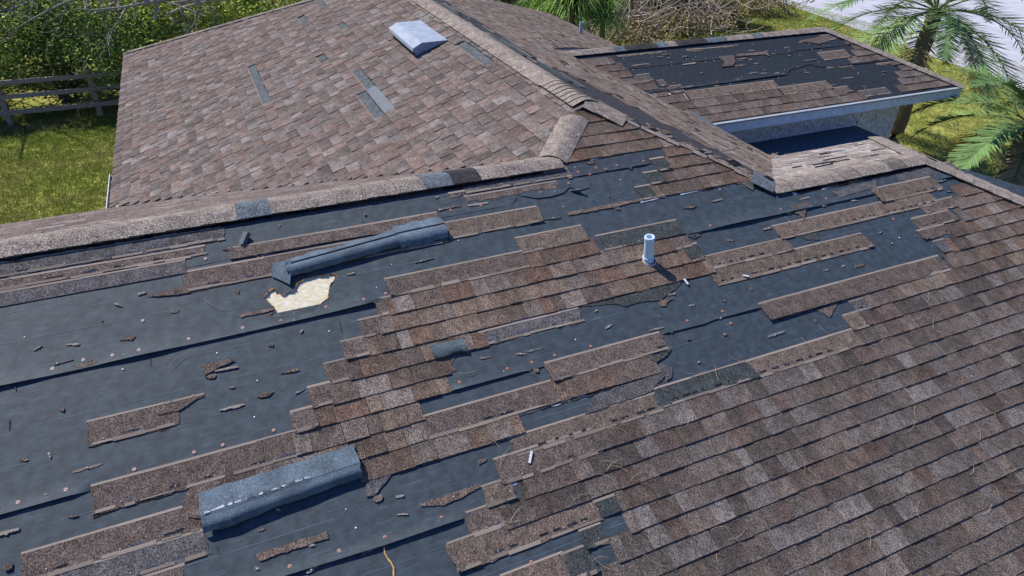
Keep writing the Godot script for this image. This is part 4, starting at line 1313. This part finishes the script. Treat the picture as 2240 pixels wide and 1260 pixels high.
# a shingle bent back on itself: cross-section swept along the course
func curl(t: Node3D, called: String, u0: float, u1: float, sa: float, sb: float, prof: Array, col: Color, taper := 0.0, fold := -1, edge_amp := 0.006):
	var mb := MB.new()
	var n := maxi(4, int((u1 - u0) / 0.05))
	var rows := []
	var o := F.p((u0 + u1) / 2, (sa + sb) / 2, 0)
	for i in n + 1:
		var f := float(i) / n
		var u := lerpf(u0, u1, f)
		var s := lerpf(sa, sb, f)
		var k := 1.0 + taper * (f - 0.5) + 0.06 * wob.get_noise_2d(u * 220, 7.0)
		var row := []
		for j in prof.size():
			var q: Vector2 = prof[j]
			var jj := rn(-edge_amp, edge_amp) if (j == 0 or j == prof.size() - 1) else 0.0
			var je := rn(-edge_amp, edge_amp) if (i == 0 or i == n) else 0.0
			row.append(F.p(u + je, s + q.x * k + jj, q.y * k) - o)
		rows.append(row)
	for i in n:
		for j in prof.size() - 1:
			var a: Vector3 = rows[i][j]
			var b: Vector3 = rows[i + 1][j]
			var d: Vector3 = rows[i + 1][j + 1]
			var e: Vector3 = rows[i][j + 1]
			var nn := (b - a).cross(e - a).normalized()
			if nn.dot(F.n + F.d * 0.2) < 0: nn = -nn
			var cc := col
			var uv := Vector2(i * 0.05, j * 0.04)
			mb.quad(a, b, d, e, nn, cc, cc, cc, cc, uv, uv + Vector2(0.05, 0), uv + Vector2(0.05, 0.04), uv + Vector2(0, 0.04))
			if j != fold and j != fold - 1:
				var kk := mb.v.size() - 4
				var q := 0
				for w in [[i, j], [i + 1, j], [i + 1, j + 1], [i, j + 1]]:
					var ja: int = maxi(w[1] - 1, 0)
					var jb: int = mini(w[1] + 1, prof.size() - 1)
					if fold >= 0:
						if w[1] <= fold: jb = mini(jb, fold)
						else: ja = maxi(ja, fold + 1)
					var sn: Vector3 = (rows[mini(w[0] + 1, n)][w[1]] - rows[maxi(w[0] - 1, 0)][w[1]]).cross(rows[w[0]][jb] - rows[w[0]][ja]).normalized()
					if sn.dot(nn) < 0: sn = -sn
					mb.n[kk + q] = sn
					q += 1
			mb.quad(a - nn * 0.004, b - nn * 0.004, d - nn * 0.004, e - nn * 0.004, -nn, sc(col, 0.5), sc(col, 0.5), sc(col, 0.5), sc(col, 0.5))
	return [part(mb, called, M.back, t), o]

func build_torn_pieces():
	var blue := g(0.185, 0.255, 0.325)
	# 1: the wide one on the lower left
	var c0 := F.p(-0.335, 2.29, 0)
	var t := thing("flipped_shingle", "wide blue-grey shingle flipped over, lying curled on the lower left of the roof", "shingle", c0)
	var prof := [Vector2(0.0, 0.030), Vector2(0.05, 0.042), Vector2(0.105, 0.060), Vector2(0.150, 0.075), Vector2(0.154, 0.069), Vector2(0.190, 0.074), Vector2(0.215, 0.066), Vector2(0.232, 0.048), Vector2(0.238, 0.026)]
	curl_at(t, c0, "flap", -0.80, 0.13, 2.185, 2.155, prof, blue, -0.12, -1, 0.006)
	var mb := MB.new()
	for i in 46:   # old adhesive along the fold
		var u := -0.78 + 0.60 * i / 46.0 + rn(-0.01, 0.01)
		var f := (u + 0.80) / 0.93
		var s := lerpf(2.185, 2.155, f) + 0.150 * (1.0 - 0.12 * (f - 0.5) - 0.02)
		var hs := 0.0755 * (1.0 - 0.12 * (f - 0.5) + 0.03)
		var col: Color = sc(g(0.30, 0.34, 0.40), rn(0.7, 1.2)) if (rng.randf() < 0.35 or i < 9) else g(0.05, 0.065, 0.085)
		var w := rn(0.005, 0.022)
		mb.q1(F.p(u, s - w, hs - w * 0.33), F.p(u + 0.02, s - w, hs - w * 0.33), F.p(u + 0.02, s - 0.003, hs), F.p(u, s - 0.003, hs), F.n, col)
	var ad := part(mb, "adhesive_line", M.plain, t)
	ad.position = -c0
	# 2: long rolled one in the upper middle, with its loose end piece
	var c1 := F.p(0.45, 0.62, 0)
	t = thing("rolled_shingle", "long blue-grey shingle rolled over above the hole in the underlayment", "shingle", c1)
	var roll := [Vector2(-0.055, 0.016), Vector2(-0.015, 0.030), Vector2(0.012, 0.052), Vector2(0.016, 0.040), Vector2(0.040, 0.062), Vector2(0.075, 0.066), Vector2(0.105, 0.050), Vector2(0.118, 0.026), Vector2(0.112, 0.012)]
	curl_at(t, c1, "rolled_flap", 0.00, 0.90, 0.640, 0.545, roll, blue, 0.0, 2, 0.010)
	t = thing("rolled_shingle", "short blue-grey shingle end curled over beside the long rolled shingle", "shingle", F.p(1.07, 0.58, 0))
	curl_at(t, F.p(1.07, 0.58, 0), "rolled_flap", 0.87, 1.28, 0.535, 0.520, [Vector2(-0.085, 0.016), Vector2(-0.03, 0.030), Vector2(0.012, 0.048), Vector2(0.016, 0.036), Vector2(0.05, 0.062), Vector2(0.095, 0.066), Vector2(0.135, 0.046), Vector2(0.150, 0.018)], sc(blue, 1.08), 0.0, 2, 0.012)
	t = thing("folded_shingle", "small blue-grey shingle corner folded down at the left end of the rolled shingle", "shingle", F.p(-0.02, 0.72, 0))
	mb = MB.new()
	var oo := F.p(-0.02, 0.72, 0)
	var pts := [F.p(-0.08, 0.605, 0.020) - oo, F.p(0.055, 0.615, 0.050) - oo, F.p(0.035, 0.70, 0.060) - oo, F.p(0.0, 0.83, 0.03) - oo, F.p(-0.045, 0.775, 0.018) - oo, F.p(-0.11, 0.715, 0.016) - oo]
	for i in range(1, 5):
		var nn: Vector3 = (pts[i] - pts[0]).cross(pts[i + 1] - pts[0]).normalized()
		if nn.y < 0: nn = -nn
		mb.tri(pts[0], pts[i], pts[i + 1], nn, blue, blue, blue, Vector2(pts[0].x, pts[0].z), Vector2(pts[i].x, pts[i].z), Vector2(pts[i + 1].x, pts[i + 1].z))
	part(mb, "flap", M.back, t)
	# 3: small tongue bent up in the middle
	var c3 := F.p(0.95, 1.64, 0)
	t = thing("folded_shingle", "small teal-grey tongue of shingle bent up over the middle courses", "shingle", c3)
	curl_at(t, c3, "flap", 0.82, 1.07, 1.590, 1.598, [Vector2(0.0, 0.026), Vector2(0.05, 0.040), Vector2(0.085, 0.042), Vector2(0.108, 0.030)], g(0.135, 0.195, 0.225), 0.0, -1, 0.008)
	# torn wisps standing up
	for w in [[Vector2(-0.29, 0.36), Vector2(-0.23, 0.24), 0.05, "grey tongue of underlayment torn up near the left ridge"], [Vector2(2.50, 0.40), Vector2(2.58, 0.39), 0.05, "dark flap of underlayment lifting beside three cap nails"]]:
		t = thing("torn_flap", w[3], "torn felt", F.p(w[0].x, w[0].y, 0))
		mb = MB.new()
		var a: Vector2 = w[0]
		var b: Vector2 = w[1]
		var fc := g(0.115, 0.135, 0.165)
		var q0 := F.p(a.x, a.y, 0)
		mb.q1(Vector3.ZERO, F.p(b.x, b.y, 0.008) - q0, F.p(b.x + 0.03, b.y + 0.05, w[2]) - q0, F.p(a.x + 0.035, a.y + 0.02, w[2] * 0.6) - q0, F.n, fc)
		mb.q1(F.p(a.x + 0.035, a.y + 0.02, w[2] * 0.6) - q0, F.p(b.x + 0.03, b.y + 0.05, w[2]) - q0, F.p(b.x + 0.05, b.y + 0.055, 0.03) - q0, F.p(a.x + 0.05, a.y + 0.03, 0.012) - q0, F.n, sc(fc, 0.8))
		part(mb, "flap", M.felt, t)
	# pale splinter on the lower strips and white crumpled scrap below the pipe row
	for w in [[1.20, 2.585, 0.085, -1.0, "pale grey sliver of fascia lying on the lower strips"], [3.05, 1.575, 0.06, 1.45, "white paper wisp hanging below the vent pipe"], [3.62, 1.66, 0.05, 0.5, "small white chip on the underlayment right of the pipe"]]:
		t = thing("paper_scrap", w[4], "debris", F.p(w[0], w[1], 0.02))
		mb = MB.new()
		mb.box(Vector3.ZERO, (F.u * cos(w[3]) + F.d * sin(w[3])) * w[2] * 0.5, (F.d * cos(w[3]) - F.u * sin(w[3])) * 0.008, F.n * 0.003, g(0.55, 0.58, 0.62))
		part(mb, "sliver", M.plain, t)

func curl_at(t: Node3D, at: Vector3, called: String, u0: float, u1: float, sa: float, sb: float, prof: Array, col: Color, taper: float, fold: int, amp: float):
	var r: Array = curl(t, called, u0, u1, sa, sb, prof, col, taper, fold, amp)
	r[0].position = r[1] - at

func build_needles():
	var proto: Array = []
	for k in 5:
		var mb := MB.new()
		var l := rn(0.10, 0.17)
		var bend := rn(-0.03, 0.03)
		var pts := []
		for i in 6:
			var f := i / 5.0
			pts.append(Vector3(l * (f - 0.5), 0.004 * sin(f * PI), bend * sin(f * PI)))
		mb.tube(pts, [0.0011, 0.0013, 0.0013, 0.0012, 0.0010, 0.0006], 4, sc(g(0.36, 0.28, 0.20), 0.9 + 0.1 * k))
		proto.append(mb.mesh(M.plain))
	for i in 96:
		var u := rn(0.9, 5.4)
		var s := rn(2.3, 4.3)
		if i > 74:
			u = rn(-1.0, 6.0); s = rn(0.3, 2.6)
		var o := MeshInstance3D.new()
		o.name = numbered("pine_needle")
		o.mesh = proto[i % 5]
		add_child(o)
		var a := rn(0, TAU)
		var ux := F.u * cos(a) + F.d * sin(a)
		var uz := ux.cross(F.n)
		o.transform = Transform3D(Basis(ux, F.n, uz), F.p(u, s, 0.023))
		tag(o, "thin tan pine needle lying across the roof courses", "pine needle", "pine needles scattered over the roof")

# ------------------------------------------------------------------ yard
func leaf_mesh(n: int, r: Vector3, size: float, pal: Array, sd: int, clumps := 26) -> ArrayMesh:
	var q := RandomNumberGenerator.new()
	q.seed = sd
	var mb := MB.new()
	var cs := []
	for i in clumps:
		var d := Vector3(q.randfn(), q.randfn(), q.randfn()).normalized()
		if d.y < -0.3: d.y = -d.y
		cs.append([Vector3(d.x * r.x, d.y * r.y, d.z * r.z) * q.randf_range(0.35, 0.95), q.randf_range(0.75, 1.25), q.randf_range(0.16, 0.42)])
	for i in n:
		var cl: Array = cs[q.randi() % clumps]
		var d := Vector3(q.randfn(), q.randfn(), q.randfn()) * 0.55
		var p: Vector3 = cl[0] + Vector3(d.x * r.x, d.y * r.y, d.z * r.z) * cl[2]
		var ax := Vector3(q.randfn(), q.randfn() * 0.5 - 0.2, q.randfn()).normalized()
		var nn := (Vector3(q.randfn(), q.randfn() + 1.1, q.randfn())).normalized()
		var sd_ := ax.cross(nn).normalized()
		nn = sd_.cross(ax).normalized()
		if nn.y < 0: nn = -nn
		var s := size * q.randf_range(0.6, 1.3)
		var col: Color = pal[q.randi() % pal.size()]
		var kk: float = q.randf_range(0.75, 1.25) * cl[1]
		col = Color(col.r * kk, col.g * kk, col.b * kk)
		var tip := p + ax * s
		var m := p + ax * s * 0.45
		mb.tri(p, m + sd_ * s * 0.28 + nn * s * 0.08, tip, nn, col, col, col)
		mb.tri(p, tip, m - sd_ * s * 0.28 + nn * s * 0.08, nn, col, col, col)
	return mb.mesh(M.leaf)

func bough(mb: MB, p: Vector3, d: Vector3, l: float, r: float, col: Color, depth: int, q: RandomNumberGenerator):
	var pts := []
	var rs := []
	var n := 7
	var x := p
	var dd := d
	var sag := Vector3(q.randfn() * 0.16, q.randfn() * 0.16, q.randfn() * 0.16)
	for i in n + 1:
		pts.append(x); rs.append(maxf(r * (1.0 - 0.75 * i / n), 0.004))
		dd = (dd + sag + Vector3(q.randfn(), q.randfn(), q.randfn()) * 0.10).normalized()
		x += dd * l / n
	mb.tube(pts, rs, 6 if r > 0.02 else 4, col)
	if depth > 0:
		for k in 3 + q.randi() % 3:
			var i := 1 + q.randi() % (n - 1)
			var bd: Vector3 = (dd + Vector3(q.randfn(), q.randfn() * 0.7, q.randfn()) * 0.8).normalized()
			bough(mb, pts[i], bd, l * q.randf_range(0.3, 0.6), rs[i] * 0.55, col, depth - 1, q)

func build_yard():
	var green := [g(0.351, 0.486, 0.075), g(0.246, 0.389, 0.065), g(0.527, 0.583, 0.119), g(0.176, 0.276, 0.059), g(0.667, 0.648, 0.178), g(0.421, 0.454, 0.119)]
	var olive := [g(0.421, 0.421, 0.119), g(0.316, 0.324, 0.089), g(0.597, 0.486, 0.208), g(0.176, 0.194, 0.059), g(0.702, 0.518, 0.267)]
	var dark := [g(0.124, 0.194, 0.054), g(0.176, 0.276, 0.059), g(0.316, 0.389, 0.089), g(0.088, 0.130, 0.042)]
	var ma := [leaf_mesh(11000, Vector3(1.7, 1.35, 1.5), 0.085, green, 11, 34), leaf_mesh(8500, Vector3(1.6, 1.2, 1.6), 0.08, olive, 12, 30), leaf_mesh(9000, Vector3(1.6, 1.5, 1.6), 0.09, dark, 13, 30)]
	var stem := MB.new()
	var q := RandomNumberGenerator.new()
	q.seed = 31
	for i in 9:
		bough(stem, Vector3(q.randfn() * 0.15, 0, q.randfn() * 0.15), Vector3(q.randfn() * 0.5, 1.2, q.randfn() * 0.5).normalized(), 2.3, 0.035, g(0.16, 0.13, 0.10), 1, q)
	var stems := stem.mesh(M.bark)
	var names := ["bright green leafy shrub", "olive vine-covered shrub", "dark dense shrub"]
	# x, z, scale, kind, where it stands
	var spots := [[-8.6, -17.6, 1.15, 0, "at the far left end of the fence"], [-6.2, -17.0, 1.1, 0, "behind the fence, second from its left end"], [-3.9, -17.1, 1.05, 2, "behind the fence by the lawn corner"], [-1.9, -15.9, 1.0, 2, "at the left eave corner in deep shade"], [-0.2, -16.9, 1.15, 0, "just beyond the left eave corner"],
		[2.0, -18.4, 1.2, 0, "behind the far hip, left half"], [4.3, -20.2, 1.2, 1, "behind the far hip under bare branches"], [-7.4, -21.4, 1.5, 1, "in the second row at the far left"], [-4.4, -21.0, 1.5, 0, "in the second row behind the fence"], [-1.2, -21.0, 1.5, 0, "in the second row beyond the left eave corner"],
		[1.9, -22.4, 1.5, 1, "in the second row behind the far hip"], [6.9, -22.6, 1.4, 1, "behind the far hip where it leaves the view"], [5.0, -25.5, 1.6, 0, "in the back row behind the main roof"], [1.5, -27.0, 1.7, 0, "in the back row, middle of the left side"], [-2.6, -26.0, 1.7, 1, "in the back row above the fence"], [-6.8, -26.5, 1.8, 0, "in the back row at the far left"], [9.2, -24.0, 1.4, 1, "in the back row beyond the main ridge"],
		[12.2, -22.5, 1.3, 2, "left of the strap-leaved plant"], [15.6, -24.0, 1.4, 1, "behind the strap-leaved plants"], [18.0, -22.6, 1.35, 2, "dark gap behind the rear wing"], [19.6, -20.2, 1.0, 1, "beside the tangle over the rear wing ridge"], [21.4, -24.6, 1.4, 1, "behind the brown tangle near the road"], [24.4, -27.0, 1.5, 2, "in the back row near the road"], [18.6, -28.0, 1.8, 2, "in the back row behind the rear wing"], [13.6, -28.0, 1.8, 2, "in the back row behind the strap-leaved plants"], [17.0, -20.6, 1.1, 2, "low behind the middle of the rear wing"], [20.6, -18.9, 0.8, 1, "low on the verge behind the rear wing"], [14.4, -20.4, 1.1, 1, "right of the smaller strap-leaved plant"], [-10.5, -22.0, 1.7, 2, "beyond the far left edge"], [-13.0, -17.5, 1.4, 1, "outside the far left edge of the lawn"]]
	for e in spots:
		var t := thing("shrub", "%s %s" % [names[e[3]], e[4]], "shrub", Vector3(e[0], GROUND, e[1]), "shrubs behind the house")
		var o := MeshInstance3D.new()
		o.name = "crown"; o.mesh = ma[e[3]]
		t.add_child(o)
		o.position.y = 1.25 * e[2]
		o.scale = Vector3.ONE * e[2]
		o.rotation.y = rn(0, TAU)
		var s := MeshInstance3D.new()
		s.name = "stems"; s.mesh = stems
		t.add_child(s)
		s.scale = Vector3.ONE * e[2]
		s.rotation.y = rn(0, TAU)
	# bare broken branches thrown over the shrubs
	var bms := []
	for k in 4:
		var mb := MB.new()
		q.seed = 60 + k
		for i in 2:
			bough(mb, Vector3(q.randfn() * 0.3, 0, q.randfn() * 0.3), Vector3(q.randfn(), 0.25, q.randfn()).normalized(), q.randf_range(2.2, 3.4), q.randf_range(0.025, 0.055), g(0.46, 0.43, 0.39), 2, q)
		bms.append(mb.mesh(M.bark))
	for i in 90:
		var e: Array = spots[i % 18]
		var o := MeshInstance3D.new()
		o.name = numbered("broken_branch")
		o.mesh = bms[(i * 3 + i / 18) % 4]
		add_child(o)
		o.position = Vector3(e[0] + rn(-1.3, 1.3), GROUND + e[2] * 2.3 + rn(-0.1, 0.7), e[1] + rn(-0.6, 1.4))
		o.rotation = Vector3(rn(-0.3, 0.3), rn(0, TAU), rn(-0.3, 0.3))
		tag(o, "%s bare branch over the shrub %s" % [["pale", "grey forked", "broken brown-grey", "thin curved", "long fallen"][i / 18], e[4]], "branch", "bare branches over the shrubs")
	# dry brush heaps behind the rear wing
	var bh := []
	for k in 3:
		var mb := MB.new()
		q.seed = 80 + k
		for i in 70:
			var p := Vector3(q.randfn() * 0.8, q.randf() * 0.9, q.randfn() * 0.8)
			var d := Vector3(q.randfn(), q.randfn() * 0.6 + 0.2, q.randfn()).normalized()
			bough(mb, p, d, q.randf_range(0.7, 2.0), q.randf_range(0.008, 0.026), [g(0.50, 0.42, 0.32), g(0.60, 0.55, 0.48), g(0.30, 0.24, 0.18)][i % 3], 1 if i % 4 == 0 else 0, q)
		bh.append(mb.mesh(M.bark))
	var lm := leaf_mesh(2600, Vector3(1.5, 0.7, 1.5), 0.10, [g(0.36, 0.28, 0.16), g(0.27, 0.21, 0.12), g(0.20, 0.22, 0.07), g(0.44, 0.36, 0.22)], 90)
	var heaps := [[15.2, -18.4, "under the strap-leaved plants by the rear wing ridge"], [16.8, -19.4, "left of the dark gap behind the rear wing"], [19.4, -18.6, "right of the dark gap behind the rear wing"], [21.2, -20.6, "on the verge near the road"], [22.6, -22.4, "farthest back beside the road verge"], [17.2, -21.6, "behind the nearest brush heap"], [13.0, -20.2, "beside the far eave corner"], [20.4, -22.8, "between the shrubs near the road"], [14.2, -17.0, "against the left end of the rear wing ridge"], [17.9, -17.6, "nearest the middle of the rear wing ridge"], [18.6, -20.4, "in the shade of the dark gap"], [23.4, -20.4, "at the edge of the verge grass"]]
	for i in heaps.size():
		var t := thing("brush_heap", "heap of dry brown vines and twigs %s" % heaps[i][2], "brush heap", Vector3(heaps[i][0], GROUND, heaps[i][1]), "heaps of storm brush")
		var o := MeshInstance3D.new()
		o.name = "twigs"; o.mesh = bh[i % 3]
		t.add_child(o)
		o.rotation.y = rn(0, TAU)
		o.scale = Vector3(1.2, 1.5, 1.2)
		var l := MeshInstance3D.new()
		l.name = "dead_leaves"; l.mesh = lm
		t.add_child(l)
		l.position.y = 0.35
		l.rotation.y = rn(0, TAU)
	# strap-leaved plants
	for e in [[10.10, -13.55, 2.25, 1.75, 620, "large fountain of strap leaves behind the far eave"], [10.98, -13.2, 2.05, 1.25, 360, "smaller fountain of strap leaves right of the large one"], [9.5, -14.4, 1.8, 1.5, 360, "paler fountain of strap leaves half hidden behind the far eave"]]:
		var t := thing("fountain_plant", e[5], "plant", Vector3(e[0], GROUND, e[1]), "strap-leaved plants by the far eave")
		var mb := MB.new()
		mb.tube([Vector3.ZERO, Vector3(0.03, e[2] * 0.6, 0), Vector3(0, e[2], 0)], [0.16, 0.09, 0.06], 10, g(0.22, 0.18, 0.13))
		part(mb, "trunk", M.bark, t)
		mb = MB.new()
		for i in e[4]:
			var a := rn(0, TAU)
			var el := pow(rng.randf(), 0.8) * 1.5
			var l: float = e[3] * rn(0.75, 1.1)
			var d := Vector3(cos(a) * cos(el), sin(el), sin(a) * cos(el))
			var side := Vector3(-sin(a), 0, cos(a))
			var x := Vector3(0, e[2] + rn(-0.1, 0.1), 0)
			var col := sc([g(0.15, 0.28, 0.05), g(0.22, 0.36, 0.08), g(0.09, 0.19, 0.03), g(0.30, 0.40, 0.13)][rng.randi() % 4], rn(0.8, 1.2))
			var n := 8
			for k in n:
				var w0 := 0.016 * (1.0 - pow(float(k) / n, 2.0))
				var w1 := 0.016 * (1.0 - pow(float(k + 1) / n, 2.0))
				var y := x + d * l / n
				var nn := side.cross(d).normalized()
				if nn.y < 0: nn = -nn
				mb.quad(x - side * w0, x + side * w0, y + side * w1, y - side * w1, nn, col, col, col, col)
				x = y
				d = (d + Vector3(0, -0.11 - 0.34 * k / n, 0) * 1.5).normalized()
		part(mb, "leaves", M.leaf, t)
	# palms beyond the rear wing and beside the courtyard
	palm(Vector3(15.3, GROUND, -5.9), 3.45, 3.1, 26, "date palm with long fronds standing between the rear wing and the road", 5)
	palm(Vector3(13.0, GROUND, -1.7), 2.5, 2.1, 20, "low date palm beside the courtyard wall", 9)
	# post and rail fence at the end of the left lawn
	var ft := thing("rail_fence", "weathered post and rail fence at the end of the left lawn", "fence", Vector3(-6.0, GROUND, -15.4))
	for i in 7:
		var mb := MB.new()
		mb.box(Vector3(-7.2 + i * 2.05, 0.62, 0), Vector3(0.06, 0, 0), Vector3(0, 0.64, 0), Vector3(0, 0, 0.06), g(0.40, 0.36, 0.31))
		part(mb, "post", M.bark, ft)
	for h in [0.35, 0.75, 1.1]:
		var mb := MB.new()
		mb.box(Vector3(-1.0, h, 0.085), Vector3(6.4, 0, 0), Vector3(0, 0.055, 0), Vector3(0, 0, 0.02), g(0.40, 0.36, 0.31))
		part(mb, "rail", M.bark, ft)
	# lawn blades
	var tuft := MB.new()
	q.seed = 5
	for i in 9:
		var a := q.randf() * TAU
		var b := Vector3(q.randfn() * 0.05, 0, q.randfn() * 0.05)
		var tip := b + Vector3(cos(a) * 0.05, q.randf_range(0.05, 0.11), sin(a) * 0.05)
		var sd := Vector3(-sin(a), 0, cos(a)) * 0.007
		tuft.tri(b - sd, b + sd, tip, Vector3(cos(a), 1, sin(a)).normalized(), Color.WHITE, Color.WHITE, Color.WHITE)
	var mm := MultiMesh.new()
	mm.transform_format = MultiMesh.TRANSFORM_3D
	mm.use_colors = true
	mm.mesh = tuft.mesh(M.leaf)
	var n := 130000
	mm.instance_count = n
	var pn := FastNoiseLite.new()
	pn.seed = 8; pn.frequency = 0.35
	for i in n:
		var x := rn(-9.5, -1.2)
		var z := rn(-16.2, -3.2)
		if i % 2 == 0:
			z = rn(-27.0, -0.5); x = rn(12.5, 27.0)
			if z < -17.0: x = rn(18.5, 27.0)
		var k := pn.get_noise_2d(x, z)
		var col := g(0.27, 0.345, 0.085).lerp(g(0.38, 0.38, 0.17), clampf(k * 1.2 + 0.25, 0, 1))
		col = sc(col, rn(0.75, 1.2))
		mm.set_instance_transform(i, Transform3D(Basis(Vector3.UP, rn(0, TAU)).scaled(Vector3.ONE * rn(0.38, 0.75)), Vector3(x, GROUND, z)))
		mm.set_instance_color(i, col)
	var gi := MultiMeshInstance3D.new()
	gi.name = "grass"
	gi.multimesh = mm
	tag(gi, "short yellow-green lawn grass beside the house and along the road verge", "grass")
	gi.set_meta("kind", "stuff")
	add_child(gi)

func palm(at: Vector3, h: float, l: float, count: int, label: String, sd: int):
	var q := RandomNumberGenerator.new()
	q.seed = sd
	var t := thing("palm_tree", label, "palm tree", at)
	var mb := MB.new()
	var pts := []
	var rs := []
	for i in 12:
		pts.append(Vector3(0.04 * sin(i * 0.5), h * i / 11.0, 0)); rs.append(0.20 - 0.05 * i / 11.0 + 0.02 * (i % 2))
	mb.tube(pts, rs, 12, g(0.24, 0.19, 0.14))
	part(mb, "trunk", M.bark, t)
	for f in count:
		mb = MB.new()
		var a := TAU * f * 0.381966 + q.randf() * 0.3
		var el := lerpf(-0.35, 1.15, float(f) / count)
		var d := Vector3(cos(a) * cos(el), sin(el), sin(a) * cos(el))
		var side := Vector3(-sin(a), 0, cos(a))
		var x := Vector3(0, h, 0)
		var n := 34
		var spine := []
		var sr := []
		var col := sc([g(0.13, 0.22, 0.08), g(0.17, 0.27, 0.10), g(0.10, 0.18, 0.065)][f % 3], q.randf_range(0.85, 1.2))
		if el < -0.12: col = sc(g(0.30, 0.23, 0.12), q.randf_range(0.8, 1.2))
		for k in n + 1:
			spine.append(x); sr.append(0.022 * (1.0 - 0.9 * k / n))
			if k > 4 and k < n:
				var fr := float(k) / n
				var ll := l * 0.20 * sin(PI * clampf(fr * 0.85 + 0.12, 0, 1)) + 0.05
				var up := side.cross(d).normalized()
				if up.y < 0: up = -up
				for s in [-1.0, 1.0]:
					for z in 2:
						var ld: Vector3 = (side * s * 0.9 + d * 0.75 + up * q.randf_range(0.0, 0.45)).normalized()
						var b0 := x + d * (l / n) * 0.5 * z
						var tip := b0 + ld * ll * q.randf_range(0.85, 1.1) - Vector3(0, 0.10 * ll, 0)
						var w := d * 0.019
						var nn := (ld.cross(d)).normalized()
						if nn.y < 0: nn = -nn
						var cc := sc(col, q.randf_range(0.8, 1.25))
						mb.quad(b0 - w, b0 + w, b0.lerp(tip, 0.6) + w * 0.8, b0.lerp(tip, 0.6) - w * 0.8, nn, cc, cc, cc, cc)
						mb.tri(b0.lerp(tip, 0.6) - w * 0.8, b0.lerp(tip, 0.6) + w * 0.8, tip, nn, cc, cc, cc)
			x += d * l / n
			d = (d + Vector3(0, -0.028 - 0.03 * k / n, 0)).normalized()
		mb.tube(spine, sr, 5, g(0.17, 0.19, 0.07))
		part(mb, "frond", M.leaf, t)
